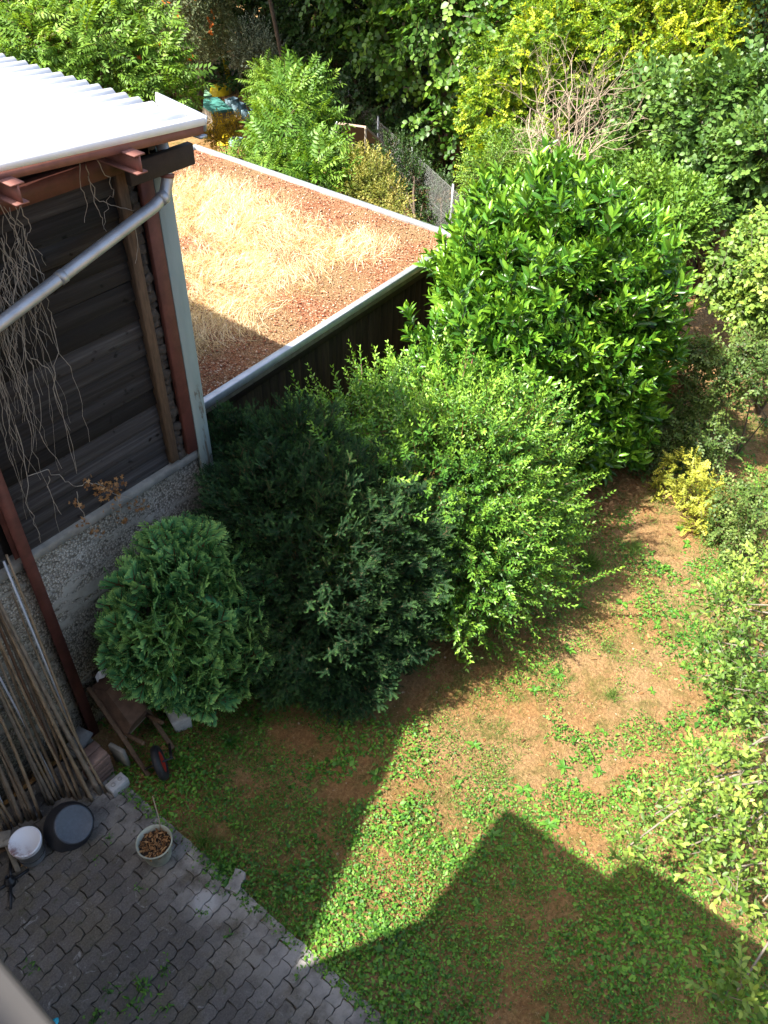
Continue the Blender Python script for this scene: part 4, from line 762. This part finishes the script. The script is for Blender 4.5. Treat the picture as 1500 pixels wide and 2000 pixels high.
for (u, v, lf, R_, h, n, lab) in ((437, 1698, lobed(.055), .16, .16, 60, 'lush green geranium weed at the pavement edge'), (310, 1632 - 0, lobed(.03), .05, .04, 0, ''), (212, 1637, lobed(.03), .05, .04, 14, 'bright weed sprout in a paver joint below the black tub'), (184, 1680, lobed(.028), .045, .03, 10, 'tiny weed sprout in a joint beside the white bucket'), (280, 1930, leaf8(.07, .3, .05, .2), .12, .07, 30, 'largest dandelion weed spreading over the pavers'), (258, 1962, leaf8(.05, .4, .05, .2), .10, .05, 26, 'low weed patch in the joint below the largest dandelion'), (325, 1890, leaf8(.045, .35, .05, .2), .09, .05, 18, 'weeds in the paver joint right of the largest dandelion'), (213, 1940, leaf8(.05, .25, .05, .2), .07, .05, 14, 'thin weed rosette left of the largest dandelion'), (185, 1990, lobed(.04), .1, .05, 22, 'rounded yellow green weeds at the bottom edge of the pavers'), (320, 1970, leaf8(.05, .35, .05, .2), .06, .05, 10, 'single weed sprig near the bottom edge of the pavers'), (60, 1895, leaf8(.05, .3, .05, .2), .07, .05, 12, 'weed sprig in a joint nearest the canopy slab corner'), (395, 1785, lobed(.03), .06, .03, 14, 'weed sprouting below the pale round patch'), (275, 1735, lobed(.025), .05, .03, 12, 'small weed among the white marked joints'), (445, 1830, leaf8(.05, .25, .05, .2), .05, .05, 9, 'thin weed sprig by the light paver edge'), (432, 1745, lobed(.03), .05, .03, 10, 'weed by the loose edge stone'), (585, 1905, leaf8(.05, .3, .05, .2), .05, .06, 9, 'weed at the sunlit corner of the pavers'), (505, 1405, lobed(.07), .22, .14, 40, 'broad leaved weed at the foot of the yew'), (450, 1450, lobed(.05), .3, .06, 90, 'patch of light green weeds in front of the cypress')):
    if not n: continue
    g = G(u, v, .025); o = add('weed_plant', herb(int(u + v), n, R_, h, lf, .05), M['weed']); o.location = g; tag(o, lab, 'weed')

# ------------------------------------------------------------------ things by the wall
def pole(a, b, r, seg=.23, seed=0):
    r_ = np.random.default_rng(seed); L = np.linalg.norm(b - a); pts, rad = [], []; s = 0.0; ph = r_.random() * .2
    ss = [0]; nxt = .06 + ph
    while nxt < L - .05: ss += [nxt - .012, nxt, nxt + .012]; nxt += seg * r_.uniform(.85, 1.15)
    ss.append(L); bow = r_.normal(size=3) * .02; side = r_.normal(size=3) * .004
    for i, s in enumerate(ss):
        u = s / L; pts.append(a + (b - a) * u + bow * math.sin(math.pi * u)); rr = r * (1 - .35 * u); rad.append(rr * (1.18 if (i % 3 == 2 and 0 < i < len(ss) - 1) else 1.0))
    return tube(pts, rad, 7)
cols = ['thick', 'slim', 'pale', 'split', 'mottled', 'straight', 'bent', 'greyish']
bases = [(207, 1548, .012), (196, 1551, .024), (188, 1546, .013), (180, 1564, .016), (171, 1556, .014), (157, 1559, .015), (146, 1557, .016), (137, 1556, .018), (125, 1556, .014), (116, 1560, .013), (103, 1570, .018), (95, 1572, .013), (80, 1598, .014), (69, 1601, .017), (56, 1603, .016), (44, 1606, .019), (30, 1613, .014), (20, 1620, .013), (8, 1631, .014), (150, 1562, .012), (110, 1563, .012), (62, 1600, .012), (36, 1607, .013), (-8, 1640, .016), (-25, 1650, .016)]
ordn = ['rightmost', 'second', 'third', 'fourth', 'fifth', 'sixth', 'seventh', 'eighth', 'ninth', 'tenth', 'eleventh', 'twelfth', 'thirteenth', 'fourteenth', 'fifteenth', 'sixteenth', 'seventeenth', 'eighteenth', 'nineteenth', 'twentieth', 'twenty-first', 'twenty-second', 'twenty-third', 'twenty-fourth', 'twenty-fifth']
bases.sort(key=lambda q: -q[0])
for k, (u, v, r) in enumerate(bases):
    a = G(u, v, .02); top = PY(u - 192 + rng.normal() * 16, v - 410 + rng.normal() * 20, -.02 - .03 * rng.random()); d = top - a; b = a + d * rng.uniform(.92, 1.18)
    if b[1] > -.02: b = a + d * ((-.02 - a[1]) / d[1])
    lab = 'rightmost bamboo pole of the row leaning on the barn wall' if k == 0 else ('thick orange brown bamboo pole, second from the right end' if r > .022 else f'{ordn[k]} bamboo pole from the right end of the leaning row')
    o = add('bamboo_pole', pole(a, b, r * 1.25, seed=k), M['bamboo']); tag(o, lab, 'pole', 'bamboo poles leaning on the barn wall')
for k, (u0, v0, u1, v1, r, lab) in enumerate(((192, 1546, 7, 1096, .014, 'grey metal tube taller than the bamboo, with a capped top'), (122, 1555, -18, 1290, .010, 'thin white tube crossing behind the bamboo'), (60, 1602, -60, 1330, .012, 'dull grey plastic tube near the white bucket'), (24, 1615, -60, 1420, .010, 'pale thin tube at the left end of the poles'))):
    a = G(u0, v0, .01); b = PY(u1, v1, .0 if k == 0 else -.02); o = add('tube_pole', tube([a, b], r, 8), M['zinc'] if k in (0, 2) else M['white']); tag(o, lab, 'tube')
# white bucket
B0 = G(66, 1674); bk = thing('paint_bucket', 'grey plastic bucket with a white rust stained lid', 'bucket', tuple(B0))
def at(VF, loc): return np.asarray(VF[0]) + loc, VF[1]
add('body', at(lathe([(0, .03), (.118, .03), (.12, .035), (.132, .29), (.136, .29), (.136, .30), (.13, .30), (.12, .05), (0, .05)], 28), B0), M['bucket'], bk, True)
add('rim', at(lathe([(.139, .268), (.150, .270), (.150, .288), (.139, .29)], 28), B0), M['white'], bk, True)
_a = np.linspace(-.2, math.pi + .2, 14); add('handle', tube(np.stack([B0[0] + .15 * np.cos(_a), B0[1] - .05 - .10 * np.sin(_a), B0[2] + .26 - .12 * np.sin(_a) ** .5 * 0 - .10 * np.clip(np.sin(_a), 0, 1)], 1), .005, 6), M['black'], bk, True)
lid = bpy.data.objects.new('lid', mesh('lid', *lathe([(0, .018), (.135, .018), (.140, .026), (.155, .026), (.158, .018), (.158, -.012), (.150, -.012), (.148, 0), (0, 0)], 32), M['lid'], None, True)); COL.objects.link(lid); lid.parent = bk; lid.location = (0, 0, .318); lid.rotation_euler = (.03, -.05, .4)
# black mortar tub, upside down against the poles
TC = G(140, 1612, .20); tx = U((.075, -.60, .92)); tb_ = thing('mortar_tub', 'black round mortar tub turned bottom up against the poles', 'tub', tuple(TC))
add('wall', lathe([(.252, -.13), (.252, -.112), (.240, -.105), (.195, .098), (.186, .11), (.186, .10), (.232, -.11), (.245, -.13), (.252, -.13)], 40, tx, TC), M['tubwall'], tb_, True)
add('base', lathe([(.187, .108), (.181, .117), (.172, .119), (.168, .116), (0, .116)], 40, tx, TC), M['tub'], tb_, True)
# planter bucket
P0 = G(311, 1672); pt = thing('planter_bucket', 'mossy pale green bucket filled with soil and dead leaves', 'bucket', tuple(P0))
add('body', at(lathe([(0, .03), (.128, .03), (.132, .05), (.165, .295), (.178, .297), (.180, .315), (.176, .322), (.166, .318), (.150, .20), (.148, .19)], 36), P0), M['potwall'], pt, True)
rr, tth = np.sqrt(rng.random(400)) * .150, rng.random(400) * 6.283
sv, sf = lathe([(.156, .245), (.11, .255), (.05, .25), (0, .252)], 24); sv[:, 2] += rng.normal(size=len(sv)) * .005; add('soil', at((sv, sf), P0), M['soil'], pt, True)
N = 240; add('dead_leaves', inst(leaf8(.05, .45, .1, .2), np.c_[P0[0] + rr[:N] * np.cos(tth[:N]), P0[1] + rr[:N] * np.sin(tth[:N]), P0[2] + .258 + .02 * rng.random(N)], rdir(N) * (1, 1, .5), UP + rng.normal(size=(N, 3)) * .7, rng.uniform(.4, 1.1, N), rng.normal(size=N) * .2), M['deadleaf'], pt)
st = P0 + (.13, .06, .26); add('dry_stalk', tube([st, st + (.04, .05, .14), st + (.10, .16, .36)], [.006, .005, .004], 6), M['deadwood'], pt)
# concrete block and brick stack
g = G(233, 1541); cb = thing('concrete_block', 'light grey concrete block in front of the brick stack', 'block', tuple(g))
bevel(add('block_body', obox(g + (0, 0, .085), (.21, .13, .13), (1.0, .0, 0), UP), M['light_concrete'], cb), .006)
for s_ in (-.045, .045): add('socket', at(lathe([(.019, 0), (.024, 0), (.024, .003), (.019, .003)], 14), g + (s_, 0, .1505)), M['concrete'], cb)
bb = G(208, 1530); bx0, by0 = bb[0] + .02, bb[1] + .13; nb = 0
names = ['bottom', 'second', 'third', 'fourth', 'fifth', 'sixth', 'seventh', 'top']
for lv_ in range(6):
    for h_ in range(2):
        ax = (1, 0, 0); cx = bx0 + (.0 + rng.normal() * .006); cy = by0 + (h_ - .5) * .115 + rng.normal() * .004; z = .03 + lv_ * .068
        nm = 'topmost' if lv_ == 5 else names[lv_]
        o = bevel(add('brick', obox((cx, cy, z + .034), (.235 + rng.normal() * .004, .108, .063), (1, rng.normal() * .03, 0), UP), M['brick']), .004)
        tag(o, f'{"front" if h_ == 0 else "rear"} worn brick in the {nm} layer of the small stack', 'brick', 'bricks in the stack by the barn post')
for k, (dx, dy, z, lab) in enumerate(((-.02, .26, .30, 'lower grey slate piece behind the brick stack'), (.0, .27, .36, 'middle grey slate piece behind the brick stack'), (.03, .25, .42, 'top broken slate lying behind the bricks'))):
    V, F = obox((bx0 + dx, by0 + dy, z), (.26, .18, .022), (1, .3 * k - .2, .1), (.1 * k, -.25, 1)); V += rng.normal(size=V.shape) * .01; tag(add('slate', (V, F), M['slate']), lab, 'slate')
sb = thing('slate_pile_base', 'dark rubble blocks under the slates behind the brick stack', 'rubble', (bx0, by0 + .27, 0))
for k in range(4): bevel(add('rubble_block', obox((bx0 - .06 + .12 * (k % 2), by0 + .27, .055 + .12 * (k // 2)), (.115, .17, .11), (1, .1 * k - .1, 0), UP), M['concrete'], sb), .01)
gb_ = G(247, 1505); o = bevel(add('concrete_slab', obox((gb_[0] + .03, gb_[1] + .1, .17), (.05, .2, .34), (1, .2, .05), UP), M['concrete']), .008); tag(o, 'upright grey concrete slab right of the brick stack', 'slab')
g = G(352, 1418); V, F = obox((g[0] + .05, g[1] + .08, .09), (.2, .34, .2), (.9, -.35, .05), UP); V += rng.normal(size=V.shape) * .012; tag(bevel(add('concrete_lump', (V, F), M['light_concrete']), .02, 2), 'pale concrete lump lying under the cypress', 'concrete lump')
# wheelbarrow tipped up against the wall
wb = thing('wheelbarrow', 'old wooden shafted wheelbarrow tipped up against the barn wall', 'wheelbarrow', (-1.85, -.6, 0))
aL, bL = G(290, 1515, .05), PY(172, 1342, -.02); dS = bL - aL; aR = G(342, 1470, .05) + (.02, .06, 0); bR = aR + dS * .98
for nm, a, b in (('shaft', aL, bL), ('shaft', aR, bR)): bevel(add(nm, beam(a, b, .05, .045), M['brown_timber'], wb), .006)
ux = U(aR - aL); us = U(dS); un = U(np.cross(ux, us)); un = un if un[2] > 0 else -un
def wp(a, s, h): return aL + (aR - aL) * a + dS * s - un * h
def tray():
    r1 = [wp(.08, .40, .03), wp(.92, .40, .03), wp(.96, .98, .03), wp(.04, .98, .03)]; r2 = [wp(.2, .47, -.20), wp(.8, .47, -.20), wp(.82, .86, -.17), wp(.18, .86, -.17)]
    V = np.array(r1 + r2 + [p + un * .006 - us * .004 for p in r1] + [p + un * .008 for p in r2]); F = []
    for o_ in (0, 8): F += [(o_ + i, o_ + (i + 1) % 4, o_ + 4 + (i + 1) % 4, o_ + 4 + i) for i in range(4)] + [(o_ + 4, o_ + 5, o_ + 6, o_ + 7)]
    return V, F
add('tray', tray(), M['rust'], wb)
bevel(add('crossbar', beam(wp(-.05, .42, -.0), wp(1.08, .42, -.0), .04, .03), M['grey_timber'], wb), .004); bevel(add('crossbar', beam(wp(-.03, .80, .02), wp(1.03, .80, .02), .05, .03), M['brown_timber'], wb), .004)
for a in (.12, .88): bevel(add('leg', beam(wp(a, .44, -.0), wp(a, .28, -.30), .04, .035), M['brown_timber'], wb), .004)
wc = G(312, 1490, .19); wax = U((.85, -.5, .18)); whl = add('wheel', lathe([(.118, -.035), (.15, -.045), (.182, -.036), (.195, -.012), (.195, .012), (.182, .036), (.15, .045), (.118, .035), (.118, -.035)], 32, wax, wc), M['black'], wb, True)
add('rim', lathe([(.118, -.03), (.105, -.026), (.05, -.014), (.02, -.03), (.0, -.03)], 28, wax, wc), M['red'], whl, True); add('rim', lathe([(.118, .03), (.105, .026), (.05, .014), (.02, .03), (0, .03)], 28, wax, wc), M['red'], whl, True)
add('axle', tube([wc - wax * .15, wc + wax * .15], .011, 8), M['blackmetal'], wb)
for a in (aL, aR): add('axle_strap', beam(a + us * .08, wc + wax * (-.13 if a is aL else .13), .03, .01), M['blackmetal'], wb)
e0, e1 = wp(.25, .96, -.02), wp(.85, 1.0, -.03); nn = 9; pv = []
for i in range(nn): u = i / (nn - 1); c = e0 + (e1 - e0) * u; pv += [c + us * (.0 + .012 * rng.normal()) + un * .03, c + us * (.06 + .03 * rng.random()) + un * (.045 + .02 * rng.normal())]
pv = np.array(pv); pv = np.concatenate([pv, pv - un * .003]); F = []
for i in range(nn - 1): F += [(2 * i, 2 * i + 2, 2 * i + 3, 2 * i + 1), (2 * nn + 2 * i, 2 * nn + 2 * i + 1, 2 * nn + 2 * i + 3, 2 * nn + 2 * i + 2)]
tag(add('paper_scrap', (pv, F), M['white']), 'torn white paper scrap on the wheelbarrow edge', 'paper')
# black stand and timber at the left edge
h0 = G(20, 1722, .05); stn = thing('parasol_stand', 'black metal parasol stand with splayed legs at the left edge', 'stand', tuple(h0))
add('hub', at(lathe([(0, -.03), (.05, -.03), (.05, .03), (.03, .035), (.028, .10), (.02, .10), (.02, .03), (0, .03)], 20), h0), M['blackmetal'], stn, True)
for e_ in (G(56, 1698, .03), G(20, 1776, .03), 2 * h0 - G(56, 1698, .05), 2 * h0 - G(20, 1776, .05)): add('leg', tube([h0, e_ + (0, 0, .0)], .016, 10), M['blackmetal'], stn)
ta = G(2, 1660, .05); tr_ = thing('timber_trestle', 'weathered grey timber trestle cut by the left edge', 'trestle', tuple(ta))
for a, b, w_ in ((G(36, 1702, .02), G(10, 1640, .35), .05), (G(-50, 1715, .02), G(-30, 1640, .35), .05)): bevel(add('leg', beam(a, b, w_, .03), M['grey_timber'], tr_), .004)
bevel(add('board', beam(G(-45, 1650, .33), G(20, 1636, .33), .16, .03), M['grey_timber'], tr_), .004); bevel(add('rail', beam(G(-40, 1680, .2), G(16, 1655, .2), .05, .025), M['brown_timber'], tr_), .004)
o = add('maple_leaf', inst(lobed(.11, 1.0), (0, 0, 0), (1, .6, .1), (.1, -.2, 1), 1, .35), M['deadleaf']); o.location = G(47, 1692, .03) - (.03, .02, 0); tag(o, 'single brown maple leaf beside the white bucket', 'leaf')
g = G(107, 1998, .03); V, F = lathe([(.03, 0), (.028, .02), (0, .024)], 12); V[:, 0] *= 1.4; o = add('plastic_scrap', (V + rng.normal(size=V.shape) * .004, F), M['turq'], None, True); o.location = g; tag(o, 'small turquoise plastic scrap on the pavers at the bottom edge', 'plastic scrap')
g = G(462, 1725); V, F = paver_mesh(3); o = link('loose_paver', mesh('loose_paver', V, F, M['paver'])); o.location = (g[0], g[1], .03); o.rotation_euler = (.05, -.06, .3); tag(o, 'loose pale edge stone at the lawn side of the pavers', 'paver')

# ------------------------------------------------------------------ dead creeper on the barn
cr = thing('dead_creeper', 'leafless dead creeper hanging in front of the dark planks', 'creeper', (-1.6, -.1, 2.9))
vines = []
def vine(pts, r):
    P = np.array(pts, float); u = np.linspace(0, len(P) - 1, len(P) * 3); Q = np.stack([np.interp(u, np.arange(len(P)), P[:, i]) for i in range(3)], 1); Q[1:-1] += rng.normal(size=Q[1:-1].shape) * .009
    vines.append(tube(Q, np.linspace(r, r * .45, len(Q)), 4, False))
for k in range(85):
    u, v = rng.uniform(-90, 45), rng.uniform(380, 640); dv = rng.uniform(80, 430); du = dv * .22 + rng.normal() * 26; n = 6; y0 = -.05 - .1 * rng.random(); pts = []
    for i in range(n): s_ = i / (n - 1); pts.append(PY(min(u + du * s_ + rng.normal() * 9, 175 - .0 * v), v + dv * s_, y0 + .05 * s_))
    vine(pts, rng.uniform(.002, .0045))
for L in ([(0, 400), (30, 450), (45, 500), (60, 560), (95, 632)], [(100, 610), (112, 680), (105, 760), (130, 830), (150, 920)], [(148, 300), (160, 360), (168, 400), (165, 435)], [(165, 300), (172, 345), (195, 395), (230, 405), (262, 412)], [(185, 300), (200, 335), (222, 365), (215, 388), (205, 420), (203, 448)], [(268, 430), (270, 480), (264, 515)], [(172, 345), (182, 390), (200, 425), (208, 452)],
          [(60, 700), (100, 720), (118, 790), (128, 850), (150, 925)], [(30, 830), (55, 920), (52, 980), (70, 1030), (80, 1060)], [(55, 930), (90, 915), (125, 935), (150, 950)], [(95, 930), (100, 970), (120, 1005)], [(150, 950), (175, 940), (200, 950), (225, 965), (260, 975)], [(150, 960), (152, 990), (175, 1020), (192, 1045)], [(228, 970), (235, 1000), (240, 1020)], [(215, 985), (225, 1015), (235, 1040)]):
    vine([PY(u, v, -.04) for u, v in L], .0045)
V, F, _ = cat(vines); add('stems', (V, F), M['vine'], cr, True)
LV = []
for (u, v, n, sp_) in ((212, 950, 55, 15), (268, 985, 26, 9), (175, 942, 14, 12), (155, 985, 10, 8), (190, 1035, 12, 8), (225, 985, 12, 14), (165, 1015, 8, 8), (235, 1010, 10, 8)):
    q = np.array([PY(u + rng.normal() * sp_, v + rng.normal() * sp_ * .7, -.02 - .06 * rng.random()) for _ in range(n)]); LV.append(inst(lobed(.065), q, rdir(n) + (0, 0, -.8), rng.normal(size=(n, 3)) * .6 + (0, -1, .3), rng.uniform(.5, 1.2, n), rng.normal(size=n) * .15 + .05))
add('withered_leaves', cat(LV), M['deadleaf'], cr)

# ------------------------------------------------------------------ wire fence and oddments in the far garden
fA, fB = G(885, 364, 1.5), G(718, 232, 1.25); fA[2] = fB[2] = 0; fd = U(fB - fA); fA2 = fA - fd * 3.0
fen = thing('wire_fence', 'grey chain link fence between garage and dark trees', 'fence', tuple(fA)); LF = np.linalg.norm(fB - fA2) + 3
for k in range(6):
    q = fA + fd * (k - 1) * 2.35; o = add('post', tube([q + (0, 0, -.1), q + (0, 0, 1.55)], .025, 8), M['zinc'], fen, True)
ws = []; stp = .085; Hh = 1.4
for k in range(int((LF + Hh) / stp)):
    for sg in (1, -1):
        s0 = k * stp - Hh if sg > 0 else k * stp; s1 = s0 + Hh * sg; lo_ = max(0, min(s0, s1)); 
        a = fA2 + fd * s0 + (0, 0, .05); b = fA2 + fd * s1 + (0, 0, .05 + Hh); ws.append(tube([a, b], .0035, 3, False))
for z in (.06, .75, 1.44): ws.append(tube([fA2 - fd * 1.4 + (0, 0, z), fA2 + fd * (LF + 1.4) + (0, 0, z)], .004, 4, False))
V, F, _ = cat(ws); tag(add('wire_mesh', (V, F), M['wire'], fen), kind='stuff')
pc = [G(657, 238, 1.75), G(715, 246, 1.75), G(748, 278, 1.2), G(690, 272, 1.2)]; n_ = U(np.cross(pc[1] - pc[0], pc[3] - pc[0])); n_ = n_ if n_[2] > 0 else -n_
pn = thing('leaning_panel', 'brown board panel with white edge leaning at the wire fence', 'panel', (pc[3][0], pc[3][1], 0))
add('board', (np.array(pc + [p - n_ * .05 for p in pc]), [(0, 1, 2, 3), (7, 6, 5, 4), (0, 4, 5, 1), (1, 5, 6, 2), (2, 6, 7, 3)]), M['board'], pn)
add('white_edge', beam(pc[0] - n_ * .02, pc[3] - n_ * .02, .06, .075, n_), M['white'], pn)
for p in (pc[2], pc[3], pc[0], pc[1]): add('support_post', tube([(p[0], p[1], -.02), p - n_ * .05], .03, 6), M['grey_timber'], pn)
def sheet_q(px_, z, mat, name, lab):
    q = [G(u, v, z) for u, v in px_]; nq = UP; t_ = thing(name, lab, 'cold frame', (q[0][0], q[0][1], 0)); bevel(add('cover', (np.array(q + [p - (0, 0, .05) for p in q]), [(3, 2, 1, 0), (4, 5, 6, 7), (0, 1, 5, 4), (1, 2, 6, 5), (2, 3, 7, 6), (3, 0, 4, 7)]), M[mat], t_), .01)
    c = sum(q) / 4; f_ = [c + (p - c) * .93 for p in q]; add('frame', (np.array([(p[0], p[1], 0) for p in f_] + [p - (0, 0, .052) for p in f_]), [(0, 1, 5, 4), (1, 2, 6, 5), (2, 3, 7, 6), (3, 0, 4, 7)]), M['grey_timber'], t_)
sheet_q([(360, 165), (392, 164), (414, 185), (376, 189)], .5, 'green_sheet', 'cold_frame', 'pale green covered cold frame in the far garden')
sheet_q([(378, 193), (425, 189), (456, 214), (415, 220)], .45, 'teal_sheet', 'cold_frame', 'dark teal covered cold frame in the far garden')
for (u, v, z, R_, mt, nm, lab) in ((431, 183, .25, (.42, .3, .25), 'plastic_yellow', 'plastic_tub', 'upturned yellow plastic tub beside the teal cold frame'), (440, 279, .2, (.3, .22, .2), 'plastic_yellow', 'plastic_tub', 'upturned yellow plastic tub near the garage roof edge')):
    g = G(u, v, 0.); V, F = lathe([(1.0, 0), (1.06, .06), (1.0, .1), (.85, .8), (.7, 1.0), (0, 1.03)], 20); o = add(nm, (V * np.array(R_), F), M[mt], None, True); o.location = g; tag(o, lab, 'tub')
g = G(448, 178, 0); V, F = obox((0, 0, .55), (.22, .03, 1.1), (1, .2, 0), (.0, .15, 1)); o = bevel(add('plastic_board', (V, F), M['plastic_yellow']), .012); o.location = g; tag(o, 'upright yellow plastic board beside the yellow tub', 'board')
for k, (u, v, lab) in enumerate(((455, 214, 'pale blue crate at the corner of the teal cold frame'), (468, 224, 'pale blue crate between teal cold frame and elder'), (487, 236, 'pale blue crate farthest right among the flowers'), (462, 283, 'small pale blue crate next to the near yellow tub'))):
    g = G(u, v, 0); t_ = thing('plastic_crate', lab, 'crate', tuple(g), 'pale blue crates in the far garden'); sx, sy, sz = .18, .13, .32 if k < 3 else .18
    for b_ in ((-sx, sx, -sy, sy, 0, .02),): add('bottom', at(box(*b_), g), M['pale_blue'], t_)
    for b_ in ((-sx, -sx + .015, -sy, sy, .02, sz), (sx - .015, sx, -sy, sy, .02, sz), (-sx + .015, sx - .015, -sy, -sy + .015, .02, sz), (-sx + .015, sx - .015, sy - .015, sy, .02, sz)): add('side', at(box(*b_), g), M['pale_blue'], t_)
